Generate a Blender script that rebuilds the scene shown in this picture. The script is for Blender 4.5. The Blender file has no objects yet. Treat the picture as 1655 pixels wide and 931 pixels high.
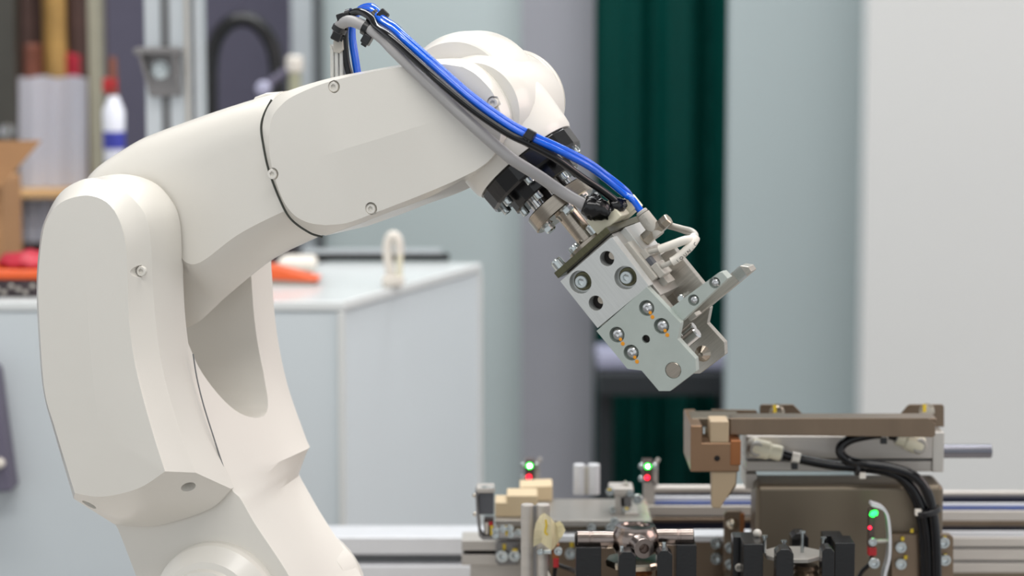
import bpy, bmesh, math, random
from mathutils import Vector, Matrix
random.seed(7)
PI = math.pi
sc = bpy.context.scene
COL = sc.collection

# ------------------------------------------------------------------ camera
FPX = 3908.0                      # focal length in pixels of the 1655 x 931 frame (85 mm on 36 mm)
PITCH = math.radians(7.0)
CAM = Vector((0.0, 0.0, 1.45))
cd = bpy.data.cameras.new('camera'); cam = bpy.data.objects.new('camera', cd); COL.objects.link(cam)
cam.location = CAM; cam.rotation_euler = (PI/2 - PITCH, 0, 0)
cd.sensor_width = 36.0; cd.lens = 85.0; cd.clip_start = 0.05; cd.clip_end = 60
cd.dof.use_dof = True; cd.dof.focus_distance = 1.965; cd.dof.aperture_fstop = 5.0
sc.camera = cam

# ------------------------------------------------------------------ world, lamps, exposure
W = bpy.data.worlds.new('room_air'); sc.world = W; W.use_nodes = True
bg = W.node_tree.nodes['Background']
bg.inputs[0].default_value = (0.93, 0.97, 1.0, 1); bg.inputs[1].default_value = 0.76

def area(name, loc, aim, sx, sy, power, col):
    l = bpy.data.lights.new(name, 'AREA'); l.shape = 'RECTANGLE'; l.size = sx; l.size_y = sy
    l.energy = power; l.color = col
    o = bpy.data.objects.new(name, l); COL.objects.link(o); o.location = loc
    o.rotation_euler = (Vector(aim) - Vector(loc)).to_track_quat('-Z', 'Y').to_euler()
    return o
area('ceiling_lamp', (-0.3, 2.0, 3.3), (-0.3, 2.0, 0), 2.6, 0.5, 34, (1.0, 0.98, 0.95))
area('ceiling_lamp', (-0.3, 0.3, 3.3), (-0.3, 0.6, 0), 2.6, 0.5, 34, (1.0, 0.98, 0.95))
area('ceiling_lamp', (0.2, 3.7, 3.3), (0.2, 3.7, 0), 3.2, 0.5, 70, (0.97, 0.99, 1.0))
area('warm_side_fill', (2.5, 2.1, 2.2), (0.0, 2.3, 1.1), 1.6, 1.2, 20, (1.0, 0.77, 0.72))  # unseen warm fill added to brighten right-facing sides, no known lamp there

vs = sc.view_settings
vs.view_transform = 'Standard'; vs.look = 'None'; vs.exposure = 0.16; vs.gamma = 1.0; vs.use_curve_mapping = False

# ------------------------------------------------------------------ frames and projection
cP, sP = math.cos(PITCH), math.sin(PITCH)
FWD = Vector((0, cP, -sP)); UPV = Vector((0, sP, cP)); RGT = Vector((1, 0, 0))
def ray(px, py): return FWD + RGT*((px - 827.5)/FPX) - UPV*((py - 465.5)/FPX)
def at(px, py, Y):
    r = ray(px, py); return CAM + r*(Y/r.y)
def atz(px, py, z):
    r = ray(px, py); return CAM + r*((z - CAM.z)/r.z)

class Frame:
    def __init__(s, O, U, V, N): s.O, s.U, s.V, s.N = O, U.normalized(), V.normalized(), N.normalized()
    def P(s, a, b, c): return s.O + s.U*a + s.V*b + s.N*c
    def uv(s, px, py, c):
        r = ray(px, py); t = (s.N.dot(s.O - CAM) + c)/s.N.dot(r); d = CAM + r*t - s.O
        return (d.dot(s.U), d.dot(s.V))
    def w(s, px, py, c):
        a, b = s.uv(px, py, c); return s.P(a, b, c)

TH = math.radians(20.0)
FR = Frame(at(827, 300, 1.95), Vector((math.cos(TH), -math.sin(TH), 0)), Vector((0, 0, 1)), Vector((math.sin(TH), math.cos(TH), 0)))
GO = FR.w(850, 262, 0)
GA = (FR.w(1030, 486, 0) - GO).normalized()            # the tool axis, pointing down and right
PHI = math.radians(3.0)
GN = (Matrix.Rotation(PHI, 3, GA) @ FR.N).normalized()
GT = GN.cross(-GA).normalized()
if GT.dot(FR.U) < 0: GT = -GT
FG = Frame(GO, GT, -GA, GN)
def FX(Y): return Frame(Vector((0, Y, 0)), Vector((1, 0, 0)), Vector((0, 0, 1)), Vector((0, 1, 0)))
K = 1.0/2000.0                                          # metres per pixel near the tool
TABLE_Z = 0.76

# ------------------------------------------------------------------ materials
def lin(c): 
    c = c/255.0
    return c/12.92 if c <= 0.04045 else ((c + 0.055)/1.055)**2.4
_M = {}
def M(name, rgb, rough=0.5, metal=0.0, var=0.04, scale=30.0, bump=0.0, bscale=400.0, coat=0.0, stretch=None, trans=0.0, spec=0.5, var_rough=0.0):
    m = bpy.data.materials.new(name); m.use_nodes = True
    nt = m.node_tree; b = nt.nodes['Principled BSDF']
    tc = nt.nodes.new('ShaderNodeTexCoord'); mp = nt.nodes.new('ShaderNodeMapping'); nt.links.new(tc.outputs['Object'], mp.inputs[0])
    if stretch: mp.inputs['Scale'].default_value = stretch
    nz = nt.nodes.new('ShaderNodeTexNoise'); nz.inputs['Scale'].default_value = scale; nz.inputs['Detail'].default_value = 4
    nt.links.new(mp.outputs[0], nz.inputs['Vector'])
    rp = nt.nodes.new('ShaderNodeValToRGB')
    c = [lin(v) for v in rgb]
    rp.color_ramp.elements[0].position = 0.3; rp.color_ramp.elements[1].position = 0.7
    rp.color_ramp.elements[0].color = [max(0, v*(1 - var)) for v in c] + [1]
    rp.color_ramp.elements[1].color = [min(1, v*(1 + var)) for v in c] + [1]
    nt.links.new(nz.outputs['Fac'], rp.inputs[0]); nt.links.new(rp.outputs[0], b.inputs['Base Color'])
    b.inputs['Roughness'].default_value = rough; b.inputs['Metallic'].default_value = metal
    b.inputs['Specular IOR Level'].default_value = spec
    if coat: b.inputs['Coat Weight'].default_value = coat; b.inputs['Coat Roughness'].default_value = 0.12
    if trans: b.inputs['Transmission Weight'].default_value = trans
    if var_rough:
        mr = nt.nodes.new('ShaderNodeMapRange'); mr.inputs[3].default_value = max(0.02, rough - var_rough); mr.inputs[4].default_value = rough + var_rough
        nt.links.new(nz.outputs['Fac'], mr.inputs[0]); nt.links.new(mr.outputs[0], b.inputs['Roughness'])
    if bump:
        n2 = nt.nodes.new('ShaderNodeTexNoise'); n2.inputs['Scale'].default_value = bscale; n2.inputs['Detail'].default_value = 2
        nt.links.new(mp.outputs[0], n2.inputs['Vector'])
        bp = nt.nodes.new('ShaderNodeBump'); bp.inputs['Strength'].default_value = bump; bp.inputs['Distance'].default_value = 0.001
        nt.links.new(n2.outputs['Fac'], bp.inputs['Height']); nt.links.new(bp.outputs[0], b.inputs['Normal'])
    _M[name] = m
    return m
def emit(name, rgb, strength):
    m = M(name, rgb, 0.3); b = m.node_tree.nodes['Principled BSDF']
    b.inputs['Emission Color'].default_value = [lin(v) for v in rgb] + [1]; b.inputs['Emission Strength'].default_value = strength
    return m

m_white = M('robot_paint', (222, 218, 210), 0.30, var=0.015, scale=8, bump=0.07, bscale=1700, spec=0.5, coat=0.25)
m_joint = M('joint_shadow_gap', (70, 72, 66), 0.6)
m_black = M('black_anodised', (15, 15, 17), 0.22, 0.0, scale=60, bump=0.05)
m_chrome = M('polished_steel', (205, 205, 205), 0.14, 1.0, var=0.03)
m_zinc = M('zinc_plated_steel', (190, 196, 196), 0.20, 1.0, var=0.1, scale=200)
m_steel = M('turned_steel', (166, 157, 145), 0.22, 1.0, var=0.08, scale=60, stretch=(1, 1, 18))
m_alu = M('brushed_aluminium', (200, 202, 200), 0.40, 0.55, var=0.05, scale=40, stretch=(30, 1, 1), var_rough=0.06)
m_alud = M('aluminium_side', (190, 186, 180), 0.38, 0.7, var=0.05, scale=40, stretch=(30, 1, 1))
m_jaw = M('grey_anodised', (178, 186, 180), 0.42, 0.45, var=0.03, scale=80, bump=0.05, bscale=1500)
m_jawin = M('milled_steel', (182, 178, 170), 0.32, 0.8, var=0.10, scale=30, stretch=(1, 1, 30))
m_plate = M('olive_steel', (92, 90, 70), 0.28, 0.9, var=0.1, scale=30, stretch=(20, 1, 1))
m_greyp = M('light_grey_plastic', (172, 168, 160), 0.42, var=0.02)
m_nick = M('nickel_brass', (190, 181, 166), 0.22, 1.0, var=0.06, scale=100)
m_dkgrey = M('dark_grey_plastic', (84, 86, 92), 0.4)
m_ivory = M('ivory_nylon', (226, 220, 196), 0.35, var=0.03, spec=0.5)
m_blackp = M('black_nylon', (22, 22, 24), 0.30, var=0.1)
m_tape = M('black_tape', (14, 14, 16), 0.22, var=0.2, scale=120, bump=0.25, bscale=120)
m_gcable = M('grey_cable_sheath', (158, 156, 156), 0.42, var=0.02)
m_blue = M('blue_polyurethane', (0, 90, 212), 0.12, var=0.05, coat=0.3)
m_bhose = M('black_polyurethane', (12, 12, 15), 0.14, var=0.05, spec=0.4)
m_wsleeve = M('white_marker_sleeve', (222, 216, 206), 0.45, var=0.02)
m_clear = M('clear_plastic', (228, 228, 224), 0.22, var=0.02, trans=0.55)
m_orange = M('orange_witness_paint', (226, 148, 20), 0.5)
m_ink = M('black_ink', (26, 26, 34), 0.6)
m_inkb = M('blue_grey_ink', (84, 86, 120), 0.6)
m_hole = M('dark_bore', (34, 30, 28), 0.4, 0.6)
m_brown = M('warm_reflection_steel', (122, 106, 90), 0.32, 0.8, var=0.08, scale=14, stretch=(3, 1, 1), var_rough=0.06)  # steel with the brown reflection of warm surroundings put into its colour
m_brownd = M('dark_warm_reflection_steel', (116, 106, 92), 0.38, 0.75, var=0.08, scale=10, var_rough=0.05)  # darker version, reflected warm tone likewise part of the base colour
m_clamp = M('tan_reflection_steel', (138, 110, 86), 0.36, 0.8, var=0.08, scale=14)  # clamp steel, more orange, warm reflection included in the colour
m_gbar = M('ground_bar', (118, 118, 126), 0.18, 1.0)
m_bplate = M('base_plate_aluminium', (158, 154, 148), 0.36, 0.6, var=0.06, scale=16)
m_cross = M('oiled_steel', (144, 132, 126), 0.2, 1.0, var=0.1, scale=90)
m_wallb = M('back_panel', (204, 216, 216), 0.55, var=0.012, scale=2)
m_core = emit('lamp_core', (225, 255, 235), 30)
m_copper = M('copper_toned_steel', (150, 98, 62), 0.38, 0.8, var=0.12, scale=20)
m_fix = M('matt_aluminium', (186, 181, 175), 0.45, 0.45, var=0.05, scale=20, stretch=(1, 8, 8))
m_fixl = M('white_anodised_aluminium', (206, 208, 212), 0.45, 0.3, var=0.02)
m_cream = M('cream_plastic', (206, 186, 152), 0.55, var=0.03)
m_tan = M('tan_plastic', (172, 152, 124), 0.5, var=0.04)
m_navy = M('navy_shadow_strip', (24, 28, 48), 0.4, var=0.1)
m_bluestrip = M('blue_strip', (24, 60, 130), 0.4, var=0.1)
m_yellow = M('yellow_paint_marker', (216, 186, 40), 0.5)
m_masking = M('masking_tape', (234, 227, 198), 0.6, var=0.05, scale=60)
m_red = M('red_plastic', (176, 24, 32), 0.4)
m_green_led = emit('green_led', (20, 255, 60), 9)
m_red_led = emit('red_led', (255, 20, 50), 5)
m_led_body = M('smoked_sensor_body', (74, 60, 56), 0.3)
m_cab = M('cabinet_paint', (193, 201, 205), 0.34, var=0.012, scale=3)
m_cabtop = M('cabinet_top_laminate', (214, 218, 218), 0.16, var=0.01, scale=3)
m_wall = M('wall_panel', (176, 188, 190), 0.55, var=0.012, scale=2)
m_wallw = M('white_panel', (207, 210, 209), 0.5, var=0.012, scale=2)
m_gpanel = M('satin_grey_panel', (178, 178, 186), 0.30, 0.3, var=0.06, scale=1.5, stretch=(1, 1, 3))
m_curtain = M('green_curtain', (0, 84, 76), 0.5, var=0.12, scale=2, spec=0.25)
m_darkpanel = M('purple_grey_panel', (98, 94, 112), 0.6, var=0.03)
m_floor = M('grey_floor', (140, 138, 136), 0.4, var=0.06, scale=3)
m_ceil = M('ceiling_white', (206, 206, 204), 0.8, var=0.02)
m_alup = M('silver_profile', (196, 202, 206), 0.4, 0.4, var=0.02)
m_groove = M('profile_groove', (112, 114, 116), 0.5, 0.4)
m_bracket = M('cast_bracket', (128, 126, 126), 0.4, 0.6, var=0.08)
m_card = M('cardboard', (176, 132, 92), 0.8, var=0.06, scale=20)
m_wood = M('pale_wood', (206, 164, 112), 0.6, var=0.10, scale=12, stretch=(1, 8, 8))
m_paper = M('white_paper', (236, 238, 248), 0.6, var=0.03, scale=6)
m_olive = M('dark_olive_paint', (62, 60, 54), 0.5, var=0.1)
m_sage = M('sage_paint', (150, 146, 128), 0.5, var=0.05)
m_gold = M('ochre_fabric', (176, 138, 78), 0.6, var=0.35, scale=14)
m_rust = M('rust_red_fabric', (128, 76, 60), 0.6, var=0.4, scale=12)
m_dbrown = M('dark_brown_fabric', (74, 52, 46), 0.7, var=0.3, scale=12)
m_orangep = M('orange_plastic', (220, 92, 40), 0.4, var=0.05)
m_redcloth = M('crimson_fabric', (176, 30, 52), 0.5, var=0.2, scale=20)
m_dark = M('dark_clutter', (58, 46, 52), 0.5, var=0.4, scale=40)
m_bluec = M('blue_label', (60, 66, 168), 0.5)
m_glass = M('clear_glass', (230, 234, 236), 0.04, trans=0.9)
m_olivecan = M('pale_olive_plastic', (172, 172, 146), 0.5)
m_lav = M('lavender_grey_paint', (176, 176, 200), 0.5)
m_bar = M('black_plastic_bar', (40, 44, 48), 0.5)

# ------------------------------------------------------------------ mesh helpers
def finish(bm, ang=32.0):
    bmesh.ops.recalc_face_normals(bm, faces=bm.faces)
    lim = math.radians(ang)
    for f in bm.faces: f.smooth = True
    for e in bm.edges:
        e.smooth = not (len(e.link_faces) == 2 and e.calc_face_angle(0) > lim)
def root(name, label, cat, loc, group=None, M3=None):
    o = bpy.data.objects.new(name, None); COL.objects.link(o); o.empty_display_size = 0.02
    mw = Matrix.Translation(loc)
    if M3 is not None: mw = mw @ M3.to_4x4()
    o.matrix_world = mw; o['_m'] = [v for r in mw for v in r]
    o['label'] = label; o['category'] = cat
    if group: o['group'] = group
    return o
def wm(o):
    while o.parent is not None and '_m' not in o.keys(): o = o.parent
    v = list(o['_m']); return Matrix([v[0:4], v[4:8], v[8:12], v[12:16]])
def part(name, bm, mat, parent, bevel=0.0, ang=32.0, label=None, segs=2, fold=None):
    """mesh in world coordinates -> child object of its thing"""
    if parent is not None: bm.transform(wm(parent).inverted())
    finish(bm, ang)
    if fold:
        q = [wm(parent).inverted() @ p for p in fold] if parent is not None else fold
        hit = {v for v in bm.verts if min((v.co - p).length for p in q) < 3e-4}
        for e in bm.edges:
            if e.verts[0] in hit and e.verts[1] in hit: e.smooth = False
    me = bpy.data.meshes.new(name); bm.to_mesh(me); bm.free(); me.materials.append(mat)
    o = bpy.data.objects.new(name, me); COL.objects.link(o)
    if parent is not None: o.parent = parent
    if bevel:
        b = o.modifiers.new('edge', 'BEVEL'); b.width = bevel; b.segments = segs; b.limit_method = 'ANGLE'; b.angle_limit = math.radians(35); b.harden_normals = True
    if label: o['label'] = label
    return o
def solo(name, label, cat, bm, mat, group=None, bevel=0.0, ang=32.0):
    zs = [v.co.z for v in bm.verts]; n = len(bm.verts)
    c = sum((v.co for v in bm.verts), Vector())/n
    loc = Vector((c.x, c.y, min(zs))); bm.transform(Matrix.Translation(-loc))
    o = part(name, bm, mat, None, bevel, ang); o.location = loc
    o['_m'] = [v for r in Matrix.Translation(loc) for v in r]
    o['label'] = label; o['category'] = cat
    if group: o['group'] = group
    return o
def struct(name, bm, mat, bevel=0.0):
    o = part(name, bm, mat, None, bevel); o['kind'] = 'structure'; o['_m'] = [v for r in Matrix.Identity(4) for v in r]; return o

def loft(bm, rings, cap0=True, cap1=True):
    vr = [[bm.verts.new(p) for p in r] for r in rings]
    n = len(vr[0])
    for a, b in zip(vr, vr[1:]):
        for i in range(n):
            j = (i + 1) % n
            bm.faces.new((a[i], a[j], b[j], b[i]))
    if cap0: bm.faces.new(vr[0][::-1])
    if cap1: bm.faces.new(vr[-1])
    return vr
def cr(p, n, closed=False):
    """Catmull-Rom through p, n points spaced evenly (open: both ends included)"""
    P = [Vector(q) for q in p]; m = len(P); S = []
    segs = m if closed else m - 1
    for i in range(segs):
        p1, p2 = P[i % m], P[(i + 1) % m]
        p0 = P[(i - 1) % m] if (closed or i > 0) else p1*2 - p2
        p3 = P[(i + 2) % m] if (closed or i + 2 < m) else p2*2 - p1
        for k in range(16):
            t = k/16.0
            S.append(0.5*((2*p1) + (p2 - p0)*t + (2*p0 - 5*p1 + 4*p2 - p3)*t*t + (3*p1 - p0 - 3*p2 + p3)*t**3))
    S.append(P[0].copy() if closed else P[-1].copy())
    L = [0.0]
    for a, b in zip(S, S[1:]): L.append(L[-1] + (b - a).length)
    out = []; j = 0; N = n if closed else n - 1
    for i in range(n):
        d = L[-1]*i/N
        while j < len(L) - 2 and L[j + 1] < d: j += 1
        q = L[j + 1] - L[j]; t = (d - L[j])/q if q > 1e-12 else 0
        out.append(S[j].lerp(S[j + 1], min(1, max(0, t))))
    return out
def inset(p, d):
    n = len(p); A = sum(p[i][0]*p[(i+1) % n][1] - p[(i+1) % n][0]*p[i][1] for i in range(n))
    s = 1 if A > 0 else -1; out = []
    for i in range(n):
        a, b, c = Vector(p[i-1][:2]), Vector(p[i][:2]), Vector(p[(i+1) % n][:2])
        e1 = (b - a).normalized(); e2 = (c - b).normalized()
        n1 = Vector((-e1.y, e1.x))*s; n2 = Vector((-e2.y, e2.x))*s
        q = n1 + n2; q = q/max(0.5, q.dot(n1)) if q.length > 1e-6 else n1
        out.append((b.x + q.x*d, b.y + q.y*d))
    return out
def levels(fr, p2, lv):
    """lv: list of (inset, c)"""
    bm = bmesh.new()
    loft(bm, [[fr.P(a, b, c) for a, b in (inset(p2, d) if abs(d) > 1e-9 else p2)] for d, c in lv])
    return bm
def rnd(c0, c1, bf, bb=0.0, k=3):
    L = []
    if bf: L += [(bf*(1 - math.sin(PI/2*i/k)), c0 + bf*(1 - math.cos(PI/2*i/k))) for i in range(k)] + [(0, c0 + bf)]
    else: L += [(0, c0)]
    if bb: L += [(0, c1 - bb)] + [(bb*(1 - math.cos(PI/2*i/k)), c1 - bb + bb*math.sin(PI/2*i/k)) for i in range(1, k + 1)]
    else: L += [(0, c1)]
    return L
def pts(fr, px, cref): return [fr.uv(x, y, cref) for x, y in px]
def poly(fr, px, c0, c1, cref=None, bf=0.0, bb=0.0, smooth=0):
    p = pts(fr, px, c0 if cref is None else cref)
    if smooth: p = [tuple(v) for v in cr([(a, b) for a, b in p], smooth, True)]
    return levels(fr, p, rnd(c0, c1, bf, bb))
def pieces(fr, c, segs, counts):
    out = []
    for s, n in zip(segs, counts):
        q = cr([fr.uv(x, y, c) for x, y in s], n + 1); out += [fr.P(v[0], v[1], c) for v in q[:-1]]
    return out
def box(x0, x1, y0, y1, z0, z1, bm=None):
    bm = bm or bmesh.new()
    p = [Vector((x, y, z)) for z in (z0, z1) for x, y in ((x0, y0), (x1, y0), (x1, y1), (x0, y1))]
    loft(bm, [p[:4], p[4:]]); return bm
def fbox(px0, py0, px1, py1, Y, depth, z_to=None, bm=None):
    """box whose front face spans the pixels at depth Y"""
    a = at(px0, py0, Y); b = at(px1, py1, Y)
    return box(a.x, b.x, Y, Y + depth, b.z if z_to is None else z_to, a.z, bm)
def obox(fr, a0, a1, b0, b1, c0, c1, bm=None):
    bm = bm or bmesh.new()
    loft(bm, [[fr.P(a, b, c) for a, b in ((a0, b0), (a1, b0), (a1, b1), (a0, b1))] for c in (c0, c1)]); return bm
def axes(d):
    d = d.normalized(); u = d.orthogonal().normalized(); return u, d.cross(u), d
def lathe(p, d, prof, seg=40, bm=None, ref=None):
    """prof: list of (distance along d, radius)"""
    bm = bm or bmesh.new()
    if ref is not None:
        d = d.normalized(); u = (ref - d*ref.dot(d)).normalized(); v = d.cross(u)
    else: u, v, d = axes(d)
    loft(bm, [[p + d*s + (u*math.cos(2*PI*i/seg) + v*math.sin(2*PI*i/seg))*max(r, 1e-5) for i in range(seg)] for s, r in prof]); return bm
def rod(p0, p1, r, seg=20, bv=0.0, bm=None):
    L = (p1 - p0).length
    pr = [(0, r - bv), (bv, r), (L - bv, r), (L, r - bv)] if bv else [(0, r), (L, r)]
    return lathe(p0, p1 - p0, pr, seg, bm)
def tube(points, r, n=60, seg=12, bm=None):
    bm = bm or bmesh.new(); P = cr(points, n)
    rings = []; nrm = None
    for i, p in enumerate(P):
        t = (P[min(i + 1, n - 1)] - P[max(i - 1, 0)]).normalized()
        nrm = t.orthogonal().normalized() if nrm is None else (nrm - t*nrm.dot(t)).normalized()
        b = t.cross(nrm)
        rings.append([p + (nrm*math.cos(2*PI*k/seg) + b*math.sin(2*PI*k/seg))*r for k in range(seg)])
    loft(bm, rings); return bm
def diff(bm, cutters):
    bmesh.ops.recalc_face_normals(bm, faces=bm.faces)
    me = bpy.data.meshes.new('tmp'); bm.to_mesh(me); bm.free(); o = bpy.data.objects.new('tmp', me); COL.objects.link(o)
    tmp = []
    for c in cutters:
        bmesh.ops.recalc_face_normals(c, faces=c.faces)
        m2 = bpy.data.meshes.new('tmp'); c.to_mesh(m2); c.free(); q = bpy.data.objects.new('tmp', m2); COL.objects.link(q); tmp.append(q)
        b = o.modifiers.new('cut', 'BOOLEAN'); b.operation = 'DIFFERENCE'; b.solver = 'EXACT'; b.object = q
    dg = bpy.context.evaluated_depsgraph_get(); dg.update()
    out = bmesh.new(); out.from_mesh(o.evaluated_get(dg).to_mesh())
    for q in tmp + [o]: bpy.data.objects.remove(q)
    return out

# unit hardware, shared by all its copies: radius 1, standing on z = 0, height given
_U = {}
def unit(kind):
    if kind in _U: return _U[kind]
    bm = bmesh.new(); S = 24
    circ = lambda r, z, k=0: [Vector((r*math.cos(2*PI*i/S), r*math.sin(2*PI*i/S), z)) for i in range(S)]
    hexa = lambda r, z: [Vector((x*r, y*r, z)) for x, y in [((lambda a: (math.cos(a)*math.cos(PI/6)/math.cos((a % (PI/3)) - PI/6), math.sin(a)*math.cos(PI/6)/math.cos((a % (PI/3)) - PI/6)))(2*PI*i/S)) for i in range(S)]]
    if kind == 'cap':      loft(bm, [circ(1, 0), circ(1, .85), circ(.9, 1), hexa(.55, 1), hexa(.52, .45), hexa(.2, .4)])
    elif kind == 'hex':    loft(bm, [circ(1.25, 0), circ(1.25, .14), hexa(1.12, .14), hexa(1.12, .8), circ(.85, 1), circ(.2, 1.02)])
    elif kind == 'pan':    loft(bm, [circ(1, 0), circ(1, .25), circ(.85, .62), circ(.6, .85), hexa(.36, .9), hexa(.30, .5), hexa(.1, .48)])
    elif kind == 'set':    loft(bm, [circ(1, 0), circ(1, .2), circ(.8, .3), hexa(.6, .3), hexa(.55, -.6), hexa(.1, -.62)])
    elif kind == 'disc':   loft(bm, [circ(1, 0), circ(1, .8), circ(.94, 1), circ(.2, 1)])
    elif kind == 'ball':   loft(bm, [circ(math.sin(PI*(.5 - t/16)) if t < 8 else .05, math.cos(PI*(.5 - t/16))) for t in range(9)])
    finish(bm, 28); me = bpy.data.meshes.new(kind); bm.to_mesh(me); bm.free(); _U[kind] = me
    return me
_mc = {}
def screw(parent, p, d, r, h, kind='cap', mat=None, name='screw', label=None, spin=0.0):
    mat = mat or m_zinc
    key = (kind, mat.name)
    if key not in _mc:
        me = unit(kind).copy(); me.materials.clear(); me.materials.append(mat); _mc[key] = me
    o = bpy.data.objects.new(name, _mc[key]); COL.objects.link(o)
    u, v, d = axes(d)
    mw = Matrix.Translation(p) @ Matrix((u, v, d)).transposed().to_4x4() @ Matrix.Rotation(spin, 4, 'Z') @ Matrix.Diagonal((r, r, h, 1))
    o.parent = parent; o.matrix_local = wm(parent).inverted() @ mw
    if label: o['label'] = label
    return o

# =================================================================== THE SETTING
struct('floor', box(-5, 4, -2, 7.5, -0.05, 0), m_floor)
struct('ceiling', box(-5, 4, -2, 7.5, 3.4, 3.45), m_ceil)
a = at(480, 0, 5.2); b = at(862, 0, 5.2)
struct('wall_back', box(a.x, 4, 5.2, 5.26, 0, 3.4), m_wallb)
a = at(843, 0, 5.0); b = at(985, 0, 5.0)
struct('trim_1', box(a.x, b.x, 5.0, 5.12, 0, 3.4), m_gpanel)
a = at(1181, 0, 4.0); b = at(1440, 0, 4.0)
struct('wall_right', box(a.x, b.x, 4.0, 4.06, 0, 3.4), m_wall)
a = at(1405, 0, 3.75)
struct('wall_right_white', box(a.x, 2.6, 3.75, 3.83, 0, 3.4), m_wallw)
a = at(-260, 0, 5.6); b = at(482, 0, 5.6)
struct('wall_left', box(-4.5, b.x, 5.6, 5.66, 0, 3.4), m_darkpanel)
# white panel joints at the edge of the back wall
fr_ = root('panel_frame', 'pale grey upright panel frame standing behind the white cap and hose arch', 'panel frame', at(495, 0, 5.05)*1 - Vector((0, 0, at(495, 0, 5.05).z)))
def upright(x0, x1, Y, d, mat, name):
    p = at(x0, 0, Y); q = at(x1, 0, Y); part(name, box(p.x, q.x, Y, Y + d, 0, 3.0), mat, fr_)
upright(470, 503, 5.05, .06, m_alup, 'post'); upright(503, 520, 5.12, .04, m_groove, 'shadow_gap')

# green curtain: one cloth hung in folds
bm = bmesh.new(); a = at(962, 0, 4.7); b = at(1330, 0, 4.7); N_ = 150; rows = []
for zi, z in enumerate((0.25, 1.0, 2.0, 3.3)):
    rows.append([])
    for i in range(N_ + 1):
        t = i/N_; x = a.x + (b.x - a.x)*t
        y = 4.7 + 0.016*math.sin(t*27 + .3) + 0.006*math.sin(t*51 + 1 + .2*z) + .012*math.sin(t*13 + .3*z)
        rows[-1].append(bm.verts.new((x, y, z)))
for r0, r1 in zip(rows, rows[1:]):
    for i in range(N_): bm.faces.new((r0[i], r0[i+1], r1[i+1], r1[i]))
bmesh.ops.solidify(bm, geom=bm.faces[:], thickness=0.003)
cu = root('green_curtain', 'dark green welding curtain hanging in folds behind the gripper', 'curtain', Vector(((a.x+b.x)/2, 4.7, .25)))
part('cloth', bm, m_curtain, cu, ang=60)
part('curtain_rail', rod(Vector((a.x - .05, 4.7, 3.3)), Vector((b.x + .05, 4.7, 3.3)), .015), m_alup, cu)

# bench behind the gripper, in front of the curtain
bt = root('dark_bench', 'black topped bench standing before the green curtain below the gripper', 'bench', at(1075, 640, 4.4)*1 - Vector((0, 0, at(1075, 640, 4.4).z)))
p = at(968, 603, 4.3); q = at(1196, 640, 4.3)
part('bench_top', box(p.x, q.x, 4.3, 4.5, q.z, p.z), m_bar, bt, bevel=.004)
for x in (p.x + .002, q.x - .03): part('leg', box(x, x + .028, 4.42, 4.46, 0, q.z), m_bar, bt)
p = at(962, 558, 4.45); q = at(1182, 606, 4.45)
solo('storage_bin', 'lavender grey bin lying on the black bench below the gripper', 'bin', box(p.x, q.x, 4.34, 4.48, at(0, 603, 4.3).z, p.z), m_lav, bevel=.006)

# ------------------------------------------------------------------ the big white cabinet
zt = at(552, 487, 3.0).z
cA, cB = at(-220, 489, 3.0), at(552, 487, 3.0)
cC = atz(775, 425, zt); cD = Vector((cA.x + (cC.x - cB.x), cC.y, zt))
cab = root('machine_cabinet', 'large pale grey machine cabinet standing behind the robot', 'cabinet', Vector((cB.x - .3, cB.y + .2, 0)))
def foot(ins): 
    q = [cA, cB, cC, cD]; c = sum(q, Vector())/4
    return [v + (c - v).normalized()*ins for v in q]
bm = bmesh.new(); loft(bm, [[Vector((v.x, v.y, z)) for v in foot(i)] for z, i in ((.02, .0), (zt - .016, .0), (zt - .012, .002))])
part('body', bm, m_cab, cab, bevel=.003)
bm = bmesh.new(); loft(bm, [[Vector((v.x, v.y, z)) for v in foot(-.004)] for z in (zt - .012, zt)])
part('top_panel', bm, m_cabtop, cab, bevel=.002)
bm = bmesh.new()   # corner trim strips along the visible upright edges
for v in (cB, cC): box(v.x - .006, v.x + .004, v.y - .004, v.y + .006, .02, zt - .013, bm)
part('corner_trim', bm, m_wallw, cab, bevel=.002)

# things on the cabinet
p = atz(488, 422, zt); q = atz(726, 422, zt)
bar = root('black_bar', 'long black bar with a grey upper edge lying at the back of the cabinet top', 'bar', Vector(((p.x + q.x)/2, p.y, zt)))
h = at(500, 410, p.y).z
part('bar_body', box(p.x, q.x, p.y, p.y + .014, zt, h), m_blackp, bar, bevel=.002)
part('upper_edge', box(p.x + .002, q.x - .012, p.y + .003, p.y + .011, h, at(500, 403, p.y).z), m_alup, bar)
p = atz(636, 464, zt); Yw = p.y
wb = root('white_hook', 'white curved hook shaped plastic piece standing on the cabinet top', 'hook', p)
b0 = [at(x, y, Yw) for x, y in ((632, 462), (630, 440), (627, 418), (626, 400), (629, 386), (635, 380), (642, 385), (645, 398), (645, 412))]
part('hook_stem', tube(b0, .0062, 50, 14), m_wsleeve, wb)
part('hook_foot', box(p.x - .015, p.x + .014, Yw - .008, Yw + .012, zt, zt + .016), m_wsleeve, wb, bevel=.005)
part('side_wall', poly(FX(Yw), [(640, 462), (650, 460), (651, 412), (645, 402), (640, 420)], -.006, .006), m_ivory, wb, bevel=.003)
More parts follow.
